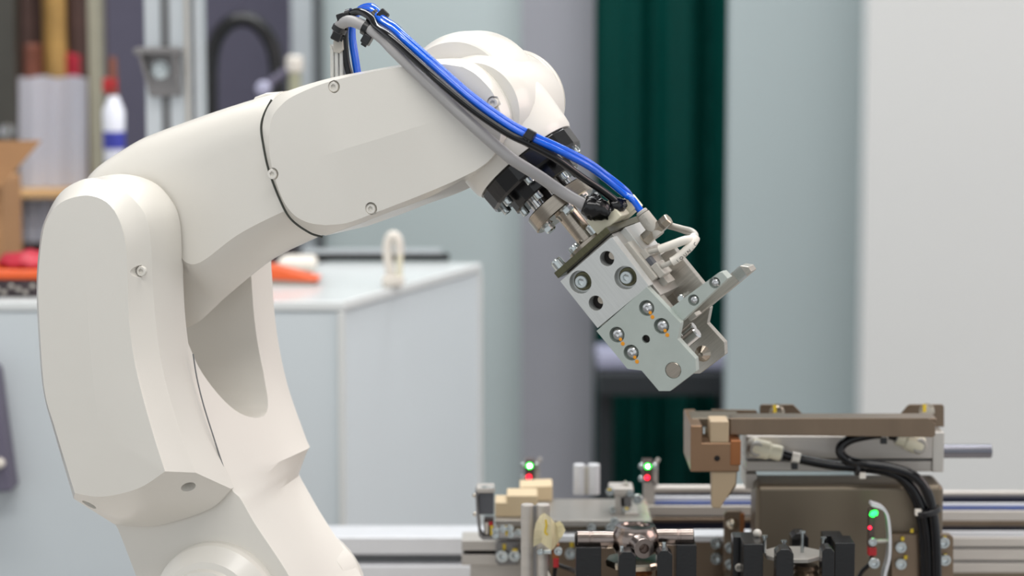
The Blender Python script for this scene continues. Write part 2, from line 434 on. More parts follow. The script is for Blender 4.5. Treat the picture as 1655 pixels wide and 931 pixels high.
# orange tray / folder to the right of the upper arm
p = atz(430, 462, zt); 
of_ = root('orange_folder', 'orange wedge shaped folder lying on the cabinet top beside the robot', 'folder', p)
Yo = p.y
part('cover', poly(FX(Yo), [(395, 431), (438, 432), (516, 452), (512, 456), (440, 452), (395, 455)], 0, .05), m_orangep, of_, bevel=.001)
part('pages', poly(FX(Yo + .004), [(398, 455), (440, 453), (508, 456), (500, 462), (398, 463)], 0, .045), m_greyp, of_)
p = at(480, 437, 3.3)
solo('white_cloth_pad', 'small white pad on the cabinet top behind the orange folder', 'pad', box(at(442, 0, 3.32).x, at(505, 0, 3.32).x, 3.32, 3.38, zt, at(0, 418, 3.32).z), m_wsleeve, bevel=.008)
# left end of the cabinet top: dark case with orange lid, crimson cloth
p = atz(30, 480, zt); Yl = p.y
case = root('tool_case', 'black tool case with an orange lid on the cabinet at the left edge', 'case', p)
part('case_body', box(at(-90, 0, Yl).x, at(66, 0, Yl).x, Yl, Yl + .09, zt, at(0, 452, Yl).z), m_dark, case, bevel=.003)
part('lid', box(at(-92, 0, Yl).x, at(68, 0, Yl).x, Yl - .003, Yl + .093, at(0, 452, Yl).z, at(0, 436, Yl).z), m_orangep, case, bevel=.004)
bm = bmesh.new()
for i in range(7): lathe(at(-16 + i*11.5, 462 + (i % 3)*5, Yl - .002), Vector((0, -1, 0)), [(0, .003), (.003, .003), (.004, .001)], 12, bm)
part('catch', bm, m_greyp, case)
zc = at(0, 436, Yl).z
bm = lathe(Vector((at(36, 0, Yl).x, Yl + .04, zc)), Vector((0, 0, 1)), [(0, .033), (.006, .036), (.014, .03), (.019, .018), (.021, .002)], 32)
for v in bm.verts: v.co.x += (v.co.x - at(36, 0, Yl).x)*.35; v.co.z += .002*math.sin(v.co.x*230)
solo('crimson_cloth', 'crimson folded cloth lying on the orange lid of the case', 'cloth', bm, m_redcloth)

# aluminium upright with angle bracket
Yp = 3.3
pe = at(277, 0, Yp); ap = root('aluminium_post', 'tall slotted aluminium profile post behind the robot with an angle bracket', 'post', Vector((pe.x, Yp, zt)))
def vbox(x0, x1, Y, d, z0, z1): return box(at(x0, 0, Y).x, at(x1, 0, Y).x, Y, Y + d, z0, z1)
part('profile', vbox(232, 322, Yp, .07, zt, 2.2), m_alup, ap, bevel=.002)
part('slot', vbox(258, 273, Yp - .002, .004, zt, 2.2), m_groove, ap)
part('side_lip', vbox(297, 303, Yp - .006, .006, zt, 2.2), m_greyp, ap, bevel=.001)
part('outer_groove', vbox(308, 314, Yp - .001, .004, zt, 2.2), m_groove, ap)
Yb = Yp - .045; fb_ = FX(Yp)
bk = part('angle_bracket', poly(fb_, [(222, 76), (290, 76), (293, 154), (245, 156)], -.004, -.012), m_bracket, ap, bevel=.001)
bm = bmesh.new()
loft(bm, [[at(215, 78, Yb), at(296, 78, Yb), at(292, 78, Yp - .004), at(222, 78, Yp - .004)], [at(215, 87, Yb), at(296, 87, Yb), at(292, 90, Yp - .004), at(222, 90, Yp - .004)]])
part('shelf_plate', bm, m_bracket, ap, bevel=.0008)
for xs in ((222, 228, 250), (278, 284, 296)):
    bm = bmesh.new()
    t0, t1, lo = xs
    loft(bm, [[at(t0, 84, Yb), at(t0, 84, Yp - .004), at(lo - 8, 155, Yp - .004)], [at(t1, 84, Yb), at(t1, 84, Yp - .004), at(lo - 2, 155, Yp - .004)]])
    part('gusset', bm, m_bracket, ap)
screw(ap, at(259, 113, Yp - .012), Vector((0, -1, 0)), .0098, .010, 'hex', name='bolt')

# dark clutter: hose arch, lever and cap behind the forearm
Yh = 4.3
def fl(px): return at(px, 0, Yh)
ar = root('hose_arch', 'thick black hose bent in an arch in front of the purple grey panel', 'hose', at(392, 190, Yh))
hp = [at(x, y, Yh) for x, y in ((341, 215), (340, 150), (341, 100), (350, 62), (370, 38), (392, 31), (414, 38), (436, 64), (446, 100), (449, 150), (450, 215))]
part('hose_tube', tube(hp, .0135, 70, 14), m_blackp, ar)
for x in (341, 450): part('hose_collar', rod(at(x, 228, Yh), at(x, 205, Yh), .013), m_dark, ar)
p, q = at(318, 215, Yh), at(478, 330, Yh)
hb = solo('hose_housing', 'dark machine housing carrying the black hose arch', 'machine', box(p.x, q.x, Yh - .05, Yh + .12, 0, at(0, 222, Yh).z), m_dark, bevel=.01)
bm = bmesh.new()
for i in range(9):
    px = 334 + i*15; t = 152 - 32*abs(math.sin(i*2.1)); p = at(px - 9, t, Yh + .04); q = at(px + 9, t, Yh + .04)
    box(p.x, q.x, Yh + .03, Yh + .09, at(0, 222, Yh).z, p.z, bm)
part('terminal_block', bm, m_dark, hb).parent = None
tb = bpy.data.objects['terminal_block']; tb['label'] = 'low row of dark terminals standing on the housing under the hose arch'; tb['category'] = 'terminals'
ca = root('cap_pillar', 'pale olive pillar with a round white cap and a slanting lever behind the forearm', 'pillar', at(476, 190, 4.0))
part('stem', rod(at(476, 330, 4.0), at(476, 112, 4.0), .0108), m_olivecan, ca)
part('cap', rod(at(476, 118, 4.0), at(476, 90, 4.0), .0145, 24, .004), m_wsleeve, ca)
part('lever_arm', rod(at(424, 145, 4.0), at(476, 105, 4.0), .0080, 16, .002), m_darkpanel, ca)
part('lever_knob', lathe(at(426, 143, 3.995), Vector((0, -1, 0)), [(0, .0125), (.008, .0125), (.012, .009)], 24), m_lav, ca)

# ------------------------------------------------------------------ far left: shelf with goods
Ys = 4.2
zs = at(0, 309, Ys).z
sh = root('storage_shelf', 'pale wooden storage shelf with dark and sage uprights at the far left', 'shelf', Vector((at(70, 0, Ys).x, Ys, 0)))
part('dark_upright', vbox(-40, 22, Ys + .05, .05, 0, 2.4), m_olive, sh, label='dark olive upright')
part('sage_upright', vbox(141, 161, Ys + .02, .04, 0, 2.4), m_sage, sh, label='sage coloured upright')
bm = bmesh.new(); p = at(-60, 309, Ys); q = at(160, 309, Ys); r_ = atz(160, 286, p.z)
box(p.x, q.x, Ys, Ys + .16, p.z - .012, p.z, bm); part('shelf_board', bm, m_wood, sh, bevel=.002)
part('wood_leg', vbox(-14, 9, Ys - .01, .03, 0, p.z - .012), m_wood, sh)
part('back_panel', vbox(-70, 168, Ys + .20, .02, 0, 2.4), m_dbrown, sh)
def sheet(name, label, cat, px, Y, mat, d=.004, wav=.006):
    x0, y0, x1, y1 = px; bm = bmesh.new(); n = 14; fr, bk2 = [], []
    rows = []
    for j in range(2):
        y = y0 if j == 0 else y1; rows.append([])
        for i in range(n + 1):
            p = at(x0 + (x1 - x0)*i/n, y + (2*math.sin(i) if j == 0 else 0), Y); p.y += wav*math.sin(i*1.3 + j); rows[-1].append(bm.verts.new(p))
    for i in range(n): bm.faces.new((rows[0][i], rows[0][i+1], rows[1][i+1], rows[1][i]))
    bmesh.ops.solidify(bm, geom=bm.faces[:], thickness=d)
    return solo(name, label, cat, bm, mat, ang=50)
sheet('paper_sack', 'tall white paper sack standing on the wooden shelf below ochre cloth', 'sack', (30, 124, 142, 303), Ys + .06, m_paper, .03)
sheet('paper_bundle', 'white paper bundle hanging below the wooden shelf board', 'paper', (34, 314, 96, 392), Ys + .06, m_paper, .03)
for lab, x0, x1, y0, y1, mat, nm in (('ochre cloth roll standing upright in the middle behind the paper sack', 72, 112, -60, 132, m_gold, 'cloth_roll'),
                             ('dark brown cloth roll next to the sage shelf upright', 112, 142, -60, 120, m_dbrown, 'cloth_roll'),
                             ('rust red cloth bundle left of the ochre roll', 28, 70, 70, 132, m_rust, 'cloth_bundle'),
                             ('reddish cloth bundle right of the ochre roll, above the sack', 106, 140, 84, 130, m_redcloth, 'cloth_bundle'),
                             ('dark cloth roll at the left behind the rust bundle', 24, 60, -60, 90, m_dbrown, 'cloth_roll')):
    Yc = Ys + .13; p = at((x0 + x1)/2, y1, Yc); q = at((x0 + x1)/2, y0, Yc); r = (at(x1, 0, Yc).x - at(x0, 0, Yc).x)/2
    p.z = zs if nm == 'cloth_roll' else p.z
    bm = rod(Vector((p.x, Yc, zs)), Vector((p.x, Yc, q.z)), r*.94, 18, .006)
    for v in bm.verts:
        an = math.atan2(v.co.y - Yc, v.co.x - p.x); k = 1 + .14*math.sin(an*5 + v.co.z*20); v.co.x = p.x + (v.co.x - p.x)*k; v.co.y = Yc + (v.co.y - Yc)*min(1, k)
    solo(nm, lab, 'cloth', bm, mat)
bt2 = root('spray_bottle', 'white bottle with a red nozzle and blue label beside the sage upright', 'bottle', at(180, 262, 3.9))
cx = at(180, 0, 3.9)
def bz(py): return at(180, py, 3.9).z
part('bottle_body', lathe(Vector((cx.x, 3.9, bz(262))), Vector((0, 0, 1)), [(0, .016), (bz(225) - bz(262), .017), (bz(180) - bz(262), .018), (bz(160) - bz(262), .010), (bz(150) - bz(262), .007)], 24), m_paper, bt2)
part('bottle_label', lathe(Vector((cx.x, 3.9, bz(240))), Vector((0, 0, 1)), [(0, .0176), (bz(212) - bz(240), .0180)], 24), m_bluec, bt2)
part('nozzle', box(cx.x - .016, cx.x + .007, 3.892, 3.908, bz(150), bz(126)), m_red, bt2, bevel=.003)
part('neck', lathe(Vector((cx.x, 3.9, bz(154))), Vector((0, 0, 1)), [(0, .009), (.02, .008), (bz(92) - bz(154), .006)], 16), m_rust, bt2)
rs = solo('bottle_rack', 'low purple grey rack carrying the spray bottle', 'rack', box(at(163, 0, 3.88).x, at(230, 0, 3.88).x, 3.86, 4.0, 0, bz(262)), m_darkpanel, bevel=.003)
# cardboard box with raised flap, on the case end of the cabinet
cb = root('cardboard_box', 'open cardboard box with a raised flap at the left edge', 'box', Vector((at(-40, 0, 3.5).x, 3.55, zt)))
part('box_body', vbox(-120, -6, 3.45, .14, zt, at(0, 292, 3.45).z), m_card, cb)
part('flap', poly(FX(3.42), [(-60, 228), (67, 227), (3, 300), (-60, 330)], 0, .003), m_card, cb)
solo('glass_jar_lid', 'round clear glass disc standing on the cardboard flap', 'glass', lathe(at(12, 212, 3.6), Vector((0, -1, .1)), [(0, .0105), (.004, .0115), (.008, .0105), (.009, .004)], 24), m_glass)
# dark control pendant hung on the cabinet front
pd = root('control_pendant', 'dark slate control pendant with a white knob hung on the cabinet at the left edge', 'pendant', at(0, 800, 2.97))
part('housing', poly(FX(2.955), [(-60, 560), (-8, 600), (19, 795), (-60, 800)], 0, .045), m_darkpanel, pd, bevel=.003)
part('knob', lathe(at(0, 748, 2.955), Vector((0, -1, 0)), [(0, .0065), (.006, .006), (.008, .003)], 20), m_wsleeve, pd)

# =================================================================== THE ROBOT ARM
# local frame: u along the arm, w away from the camera, v up
bl = FR.w(400, 1010, 0.03); bl.z = TABLE_Z
rob = root('robot_arm', 'large cream white six axis robot arm bent over the work table', 'robot', bl, M3=Matrix((FR.U, FR.N, FR.V)).transposed())
NL, NR, NB = 44, 64, 24
wF, wO, wS = -.112, -.088, -.046
F_ = pieces(FR, wF, [[(121,797),(90,695),(72,630),(64,520),(62,450),(69,379),(80,348),(103,325),(142,316),(174,328),(193,356),(203,395),(206,443),(208,508),(215,570),(228,630),(248,702),(267,762)],
                     [(267,762),(231,786),(195,798),(159,803),(121,797)]], [NL + NR, NB])
O_ = pieces(FR, wO, [[(119,806),(88,700),(70,632),(62,540),(59,460),(63,400),(70,362),(93,317),(120,296),(151,288),(193,302),(222,329),(237,353),(244,390),(246,443),(250,501),(258,570),(271,630),(293,702),(316,764)],
                     [(316,764),(245,812),(200,825),(160,825),(119,806)]], [NL + NR, NB])
S_ = pieces(FR, wS, [[(184,847),(130,790),(100,700),(85,600),(78,480),(84,390),(108,325),(145,292),(193,282),(242,295),(271,324),(284,353),(288,395),(288,459),(292,524),(300,580),(311,630),(334,700),(373,790)],
                     [(373,790),(340,822),(267,847),(225,851),(184,847)]], [NL + NR, NB])
def mix(A, B, t): return [p.lerp(q, t) for p, q in zip(A, B)]
def ridge_cap(bm, ring, ridge):
    R = [bm.verts.new(p) for p in ridge]; n = len(ring)
    def near(v): return min(range(len(R)), key=lambda i: (R[i].co - v.co).length)
    idx = [near(v) for v in ring]
    for i in range(n):
        j = (i + 1) % n
        bm.faces.new((ring[i], ring[j], R[idx[i]]))
        k0, k1 = idx[i], idx[j]
        st = 1 if k1 > k0 else -1
        for k in range(k0, k1, st): bm.faces.new((ring[j], R[k + st], R[k]))
bm = bmesh.new()
S2 = [p + FR.N*.006 for p in S_]
vr = loft(bm, [S2, S_, mix(O_, S_, .5), O_, mix(O_, F_, .9), mix(O_, F_, .985), [p + FR.N*-.0003 for p in F_]], True, False)
fold1 = [FR.w(x, y, wF - .0030) for x, y in ((137, 430), (142, 520), (150, 610), (160, 700))]
ridge_cap(bm, vr[-1], fold1)
# screw pockets on the side bevel and below
def cutcyl(p, d, r, L): return rod(p - d.normalized()*L*.5, p + d.normalized()*L*.5, r, 24)
dside = (FR.U*.8 - FR.N*.6)
pk = FR.w(230, 438, (wF + wO)/2 + .002)
bm = diff(bm, [cutcyl(pk + FR.N*-.012, FR.N, .0050, .024), cutcyl(FR.w(303, 781, -.078), FR.V*.80 + FR.N*.45 - FR.U*.45, .0062, .034), cutcyl(FR.w(147, 812, -.091), FR.V*.70 + FR.N*.55 + FR.U*.45, .0064, .034)])
ec = part('elbow_cover', bm, m_white, rob, ang=12, fold=fold1)
screw(ec, pk + FR.N*.0004, -FR.N, .0042, .003, 'cap', m_white)

# yoke of the upper arm, lofted from its near to its far side, with the channel for the elbow cut out
def yoke(c, right, left):
    return pieces(FR, c, [left, right, [right[-1], ((right[-1][0] + left[0][0])/2, right[-1][1] + 3), left[0]]], [34, 60, 8])
Lf = [(250,1010),(220,931),(191,856),(184,847),(150,740),(120,620),(108,500),(108,390),(130,325),(160,295),(193,284)]
Rf = [(193,284),(242,297),(270,325),(283,354),(287,395),(287,459),(291,524),(299,580),(310,630),(333,700),(374,790),(388,805),(412,847),(467,931),(505,1010)]
Lr = [(330,970),(300,880),(270,790),(240,700),(220,600),(214,500),(216,400),(232,320),(262,280),(310,258)]
Rr = [(310,258),(370,270),(412,310),(434,370),(440,440),(444,500),(452,560),(468,630),(499,718),(500,724),(485,766),(486,772),(505,806),(525,840),(590,940)]
yA = yoke(-.041, Rf, Lf); yB = yoke(.080, Rr, Lr)
bm = bmesh.new(); rings = [mix(yA, yB, t) for t in (0, .15, .3, .45, .6, .75, .9, .97)]
rb = mix(yA, yB, 1.0); cen = sum(rb, Vector())/len(rb); rings.append([p + (cen - p)*.012 for p in rb])
loft(bm, rings)
vy = lambda y: FR.uv(300, y, 0)[1]
prof = [(-.034, vy(545)), (-.026, vy(585)), (-.012, vy(628)), (.004, vy(660)), (.022, vy(676)), (.038, vy(676)), (.048, vy(655)), (.052, vy(610)), (.052, vy(180)), (-.034, vy(180))]
pp = [Vector((a, b)) for a, b in prof]
sm = [tuple(v) for v in cr(prof[:8], 26)] + prof[8:]
cut_ = bmesh.new(); loft(cut_, [[FR.P(u, v, w) for w, v in sm] for u in (-.60, -.02)])
bm = diff(bm, [cut_])
part('upper_arm', bm, m_white, rob, ang=28, bevel=.0015)
gr = [FR.w(x, y, -.0415) for x, y in ((312,572),(318,610),(329,655),(345,706),(360,752),(373,788))]
part('seam', tube(gr, .0006, 40, 8), m_groove, rob)
# shoulder caps on both sides
sc_ = FR.w(357, 985, -.04)
part('shoulder_cap', lathe(sc_, -FR.N, [(0, .0590), (.008, .0590), (.012, .0575), (.022, .0455), (.023, .0400), (.027, .0385), (.030, .03), (.031, .003)], 64), m_white, rob, ang=18)
sr_ = FR.w(505, 945, .085)
part('shoulder_cap', lathe(sr_ - FR.N*.03, FR.N, [(0, .049), (.03, .049), (.036, .047), (.041, .036), (.042, .003)], 64), m_white, rob, ang=18)
# shoulder drum and pedestal below the frame
sd = FR.w(440, 985, .03)
part('shoulder_drum', rod(sd - FR.N*.075, sd + FR.N*.075, .060, 48, .006), m_white, rob)
bc = Vector((sd.x, sd.y, TABLE_Z))
part('pedestal', lathe(bc, Vector((0, 0, 1)), [(0, .085), (.012, .085), (.014, .075), (.07, .070), (sd.z - TABLE_Z, .055)], 40), m_white, rob)

# forearm root: rounded box section that tapers towards the elbow
HP = [(0, 0), (.006, .35), (.035, .66), (.10, .88), (.20, .985), (.30, 1), (.55, 1), (.70, 1), (.74, .985), (.77, .93), (.86, .68), (.95, .36), (.99, .12)]
def section(top, bot, hw, tc, c0=.008):
    T, B_ = FR.w(top[0], top[1], c0), FR.w(bot[0], bot[1], c0)
    k = min(1, tc/.34)
    up_ = cr([(0, 0), (.006*k, .35), (.035*k, .66), (.10*k, .88), (.20*k, .985), (.30*k, 1), (tc, 1)], 27)
    lo_ = cr([(tc, 1), (tc + .30*(1-tc), .82), (tc + .66*(1-tc), .50), (tc + .92*(1-tc), .17), (1, 0)], 19)
    front = up_[:-1] + lo_
    out = [T.lerp(B_, v[0]) - FR.N*v[1]*hw for v in front]
    out += [T.lerp(B_, v[0]) + FR.N*v[1]*hw for v in front[-2:0:-1]]
    return out
secs = [((150,318),(205,470),.016,.3),((154,288),(222,502),.030,.3),((172,266),(250,520),.037,.3),((203,244),(285,532),.040,.32),((240,222),(318,522),.0415,.42),((270,210),(344,500),.0440,.62),((300,199),(370,476),.0455,.79),((370,175),(440,420),.0495,.80),((428,157),(508,386),.0520,.79),((470,146),(545,370),.0520,.79)]
# resample the sections smoothly
def smooth_secs(secs, n):
    out = []
    m = len(secs) - 1
    def ci(vals, t):
        i = min(int(t), m - 1); f = t - i
        p1, p2 = vals[i], vals[i+1]; p0 = vals[i-1] if i else 2*p1 - p2; p3 = vals[i+2] if i + 2 <= m else 2*p2 - p1
        return .5*(2*p1 + (p2 - p0)*f + (2*p0 - 5*p1 + 4*p2 - p3)*f*f + (3*p1 - p0 - 3*p2 + p3)*f**3)
    A = [[s[0][0] for s in secs], [s[0][1] for s in secs], [s[1][0] for s in secs], [s[1][1] for s in secs], [s[2] for s in secs], [s[3] for s in secs]]
    for k in range(n):
        t = m*k/(n - 1); v = [ci(a, t) for a in A]; out.append(((v[0], v[1]), (v[2], v[3]), v[4], v[5]))
    return out
bm = bmesh.new(); loft(bm, [section(*s) for s in smooth_secs(secs, 64)])
part('forearm_root', bm, m_white, rob, ang=24)
eb = FR.w(204, 388, -.036)
part('elbow_boss', lathe(eb, FR.N, [(-.0085, .0462), (-.006, .0470), (.014, .048), (.03, .050)], 72), m_white, rob, ang=20)
part('joint_stop', poly(FR, [(418,161),(421,156),(440,149),(460,149),(470,153),(460,166),(430,176)], -.012, .02, 0, .002, .002), m_white, rob)

# forearm housing, its front cover with a shallow fold, screws in pockets
rim_px = [[(424,205),(428,185),(440,163),(462,148),(530,127),(600,113),(650,104),(700,96),(741,95)],
          [(741,95),(769,105),(795,126),(813,152),(823,175),(826,197),(820,220),(805,245),(791,262),(775,275)],
          [(775,275),(749,290),(701,315),(671,328),(626,344),(580,362),(526,381)],
          [(526,381),(502,374),(472,353),(454,322),(436,274),(427,232),(424,205)]]
fac_px = [[(435,222),(440,190),(455,170),(475,155),(526,134),(600,116),(650,108),(704,103),(748,108)],
          [(748,108),(769,120),(790,141),(800,157),(808,180),(811,200),(808,226),(800,247),(790,260),(770,275)],
          [(770,275),(731,294),(671,319),(611,342),(562,360),(526,364)],
          [(526,364),(499,360),(475,347),(457,322),(444,286),(436,250),(435,222)]]
CN = [50, 44, 36, 40]
wR, wC = -.046, -.058
rim = pieces(FR, wR, rim_px, CN); fac = pieces(FR, wC, fac_px, CN)
cen = sum(rim, Vector())/len(rim)
bm = bmesh.new()
loft(bm, [[p + FR.N*0 for p in rim], [p + FR.N*.085 for p in rim], [p + FR.N*.094 + (cen - p)*.03 for p in rim], [p + FR.N*.100 + (cen - p)*.10 for p in rim]])
part('forearm_housing', bm, m_white, rob, ang=30)
bm = bmesh.new()
loft(bm, [[p + (cen - p)*.006 - FR.N*.0002 for p in rim], [p + (cen - p)*.006 + FR.N*.004 for p in rim]])
bm2 = bmesh.new()
vr = loft(bm2, [[p + FR.N*.002 + (cen - p)*.01 for p in rim], mix(rim, fac, .03), mix(rim, fac, .9), mix(rim, fac, .97), [p - FR.N*.0002 for p in fac]], True, False)
fold2 = [FR.w(x, y, wC - .0034) for x, y in ((512, 255), (560, 240), (610, 225), (660, 209), (715, 192))]
ridge_cap(bm2, vr[-1], fold2)
bm.free()
pockets = [(540,140), (797,166), (441,281), (600,337)]
bm2 = diff(bm2, [cutcyl(FR.w(x, y, wC), FR.N, .0052, .008) for x, y in pockets])
fc = part('forearm_cover', bm2, m_white, rob, ang=14, fold=fold2)
for x, y in pockets: screw(fc, FR.w(x + 1, y, wC + .004), -FR.N, .0042, .003, 'cap', m_white)
part('joint_gap', tube([FR.w(x - 1.0, y, wR + .0014) for x, y in ((440,161),(428,184),(423,205),(426,232),(435,274),(453,322),(471,354),(501,376),(522,383))], .0009, 60, 8), m_joint, rob)

# wrist: motor dome, wrist body, back disc and nozzle
dc = FR.w(757, 158, .005)
part('motor_dome', lathe(dc - FR.N*.005, FR.N, [(-.026, .030), (-.026, .0458), (-.0245, .0475), (-.012, .0515), (-.003, .0534), (.004, .0540), (.030, .0540), (.042, .051), (.048, .045)], 72), m_white, rob, ang=30)
part('dome_seam', tube([FR.w(x, y, w) for x, y, w in ((796, 127, -.030), (812, 120, -.018), (836, 113, .0), (858, 107, .02))], .0005, 20, 6), m_joint, rob)
ax = FR.w(800, 178, .010)
part('wrist_body', lathe(ax - FR.N*.052, FR.N, [(0, .040), (.010, .0445), (.02, .0462), (.09, .0462), (.098, .044)], 64), m_white, rob, ang=30)
cdk = FR.w(826, 166, .055)
bd = lathe(cdk - FR.N*.004, FR.N, [(0, .0440), (.005, .0440), (.0052, .0430), (.0066, .0430), (.0068, .0440), (.012, .0440), (.0122, .0432), (.0134, .0432), (.0136, .0440), (.019, .0425), (.022, .035), (.022, .003)], 64)
wc = part('wrist_cap', bd, m_white, rob, ang=30)
Rn = (FR.w(782, 320, 0) - FR.w(917, 204, 0)).length/2
part('wrist_nozzle', lathe(GO, GA, [(-.064, Rn*1.0), (-.050, Rn*1.07), (-.03, Rn*1.055), (-.008, Rn*1.025), (-.003, Rn*1.01), (0, Rn*.975)], 64), m_white, rob, ang=32)
fl_ = lathe(GO, GA, [(-.002, Rn*.93), (.002, Rn*.965), (.015, Rn*.955), (.017, Rn*.92), (.017, .01)], 18, ref=FR.N)
tf = part('tool_flange', fl_, m_black, rob, ang=14, label='black tool flange')
GB = GN.cross(GA)
def ringp(s, r, deg): 
    a = math.radians(deg); return GO + GA*s + (GT*math.cos(a) + GN*math.sin(a))*r
for k in range(8): screw(tf, ringp(.016, Rn*.80, k*45 - 170), GA, .0037, .006, 'cap', m_zinc)

# =================================================================== THE GRIPPER
grp = root('pneumatic_gripper', 'silver two jaw pneumatic gripper bolted to the end of the robot wrist', 'gripper', GO + GA*.017, M3=Matrix((GT, GN, -GA)).transposed())
def ax_(s): return GO + GA*s
part('adapter_disc', lathe(ax_(.017), GA, [(0, .0315), (.011, .0315), (.012, .030), (.012, .004)], 18, ref=FR.N), m_black, grp, ang=14)
for k in range(6): screw(grp, ringp(.0285, .026, k*60 - 150), GA, .0035, .006, 'cap', m_zinc)
for k in range(6): part('standoff', rod(ringp(.028, .0175, k*60 - 120), ringp(.041, .0175, k*60 - 120), .0036, 16), m_chrome, grp)
part('centre_post', rod(ax_(.028), ax_(.041), .009, 24), m_hole, grp)
part('mounting_disc', lathe(ax_(.0385), GA, [(0, .0275), (.0008, .0285), (.0122, .0285), (.013, .0275), (.013, .003)], 56), m_steel, grp)
for k in range(4): screw(grp, ringp(.0515, .0185, k*90 - 152), GA, .0044, .006, 'hex', m_zinc)
S_PL = FG.uv(903, 450, -.03)[1]
part('shaft', lathe(ax_(.0515), GA, [(0, .0098), (.002, .0088), (-.0515 - S_PL - .006, .0088)], 40), m_steel, grp)
sp = -S_PL
part('shaft_foot', lathe(ax_(sp - .0105), GA, [(0, .019), (.0006, .0205), (.0055, .0205)], 40), m_steel, grp)
aL = FG.uv(904, 453, -.040)[0]
aR = FG.uv(1048, 461, -.040)[0]
b1 = -sp                       # top face of the plate stack (local height, negative down the tool)
part('top_plate', obox(FG, aL, aR + .003, b1 - .001, b1 + .0045, -.040, .036), m_plate, grp, bevel=.0006)
for px, py, c in ((909, 435, -.018), (933, 407, -.012)):
    a_, b_ = FG.uv(px, py, c); screw(grp, FG.P(a_, b1 + .005, c), -GA, .0052, .0095, 'cap', m_zinc)
screw(grp, FG.P(.013, b1 + .010, -.010), -GA, .0052, .0085, 'cap', m_zinc)
# upper front plate with holes
up = pts(FG, [(904,456),(986,385),(991,385),(1050,460),(1050,462),(966,530)], -.040)
a2 = FG.uv(986, 385, -.040)
up = [(aL, FG.uv(904, 456, -.04)[1]), (FG.uv(986, 385, -.04)), (FG.uv(990, 384.5, -.04)[0], FG.uv(986, 387, -.04)[1]), (aR, FG.uv(1050, 461, -.04)[1]), (aL, FG.uv(966, 530, -.04)[1])]
bm = levels(FG, up, [(0, -.040), (0, -.029)])
def gp(px, py, c=-.040): return FG.w(px, py, c)
PX = K
big = [(938, 456), (1011, 449)]; small = [(981, 418), (963, 490)]
bm = diff(bm, [rod(gp(x, y) - GN*.01, gp(x, y) + GN*.007, 18.5*PX, 32) for x, y in big] + [rod(gp(x, y) - GN*.01, gp(x, y) + GN*.03, 12*PX, 28) for x, y in small])
fp = part('front_plate', bm, m_alu, grp, bevel=.0005)
for x, y in big:
    p = gp(x, y) + GN*.007; screw(fp, p, -GN, 15*PX, .0012, 'disc', m_plate, 'washer'); screw(fp, p - GN*.001, -GN, 10.5*PX, .0052, 'cap', m_zinc)  # olive washers put the dark green reflection inside the counterbores into colour
for x, y in small:
    part('bore_shade', rod(gp(x, y) + GN*.0100, gp(x, y) + GN*.0108, 11.9*PX, 24), m_hole, fp)  # dark disc paints the shade at the bottom of each hole
    part('bore_pin', rod(gp(x, y) + GN*.0085 + GT*.0022, gp(x, y) + GN*.0101 + GT*.0022, 6.5*PX, 20), m_steel, fp)
# gripper body between the plates
bB = FG.uv(966, 530, -.04)[1]; bE = FG.uv(1083, 633, -.041)[1]
part('body', obox(FG, aL + .004, aR - .0005, bB - .012, b1 - .001, -.029, .024), m_alud, grp, bevel=.0008)
part('rear_plate', obox(FG, aL, aR + .001, bB - .004, b1 - .001, .024, .036), m_alu, grp, bevel=.0005)
# jaws: the same outline near and far
JW = [(964,535),(1045,464),(1100,522),(1095,548),(1124,580),(1125,600),(1083,632),(1065,632),(1037,599),(1014,596)]
jp = pts(FG, JW, -.0415); jc = -.0415; jt = .0078
sc4 = [(1045, 498), (1069, 527), (997, 541), (1020, 570)]
def jaw(c0, name, label):
    bm = levels(FG, jp, [(0, c0), (0, c0 + jt)]); return bm
bm = jaw(jc, '', '')
bm = diff(bm, [rod(gp(x, y, jc) - GN*.01, gp(x, y, jc) + GN*.0045, 12.6*PX, 28) for x, y in sc4] + [rod(gp(1044, 548, jc) - GN*.01, gp(1044, 548, jc) + GN*.005, 6.6*PX, 20), rod(gp(1088, 598.5, jc) - GN*.01, gp(1088, 598.5, jc) + GN*.0012, 13.2*PX, 32)])
j1 = part('front_jaw', bm, m_jaw, grp, bevel=.0004, label='near grey anodised jaw plate')
for i, (x, y) in enumerate(sc4):
    p = gp(x, y, jc); screw(j1, p + GN*.0046, -GN, 11.2*PX, .0045, 'pan', m_chrome, spin=i)
    part('witness_mark', lathe(gp(x + 9.5, y + 14.5, jc), -GN, [(0, 3.4*PX), (.0003, 3.0*PX), (.0004, .0002)], 12), m_orange, j1, label='orange witness mark')
    part('witness_mark', lathe(gp(x + 6, y + 7.6, jc - .0003), -GN, [(0, 2.8*PX), (.0004, 2.4*PX), (.0005, .0002)], 12), m_orange, j1, label='orange witness mark')
screw(j1, gp(1044, 548, jc) + GN*.0035, -GN, 6.0*PX, .0028, 'set', m_hole, 'set_screw')
part('jaw_pin', lathe(gp(1088, 598.5, jc) + GN*.0012, -GN, [(0, 12.3*PX), (.0011, 12.3*PX), (.0013, 11.8*PX), (.0013, .001)], 36), m_steel, j1)
jr = .034
j2 = part('rear_jaw', jaw(jr, '', ''), m_jawin, grp, bevel=.0004, label='far jaw plate')
cp = FG.uv(1088, 598.5, jc)
part('locating_cone', lathe(FG.P(cp[0], cp[1], jr), -GN, [(0, 13.5*PX), (.006, 4*PX), (.0062, .0005)], 14), m_steel, j2, ang=8)
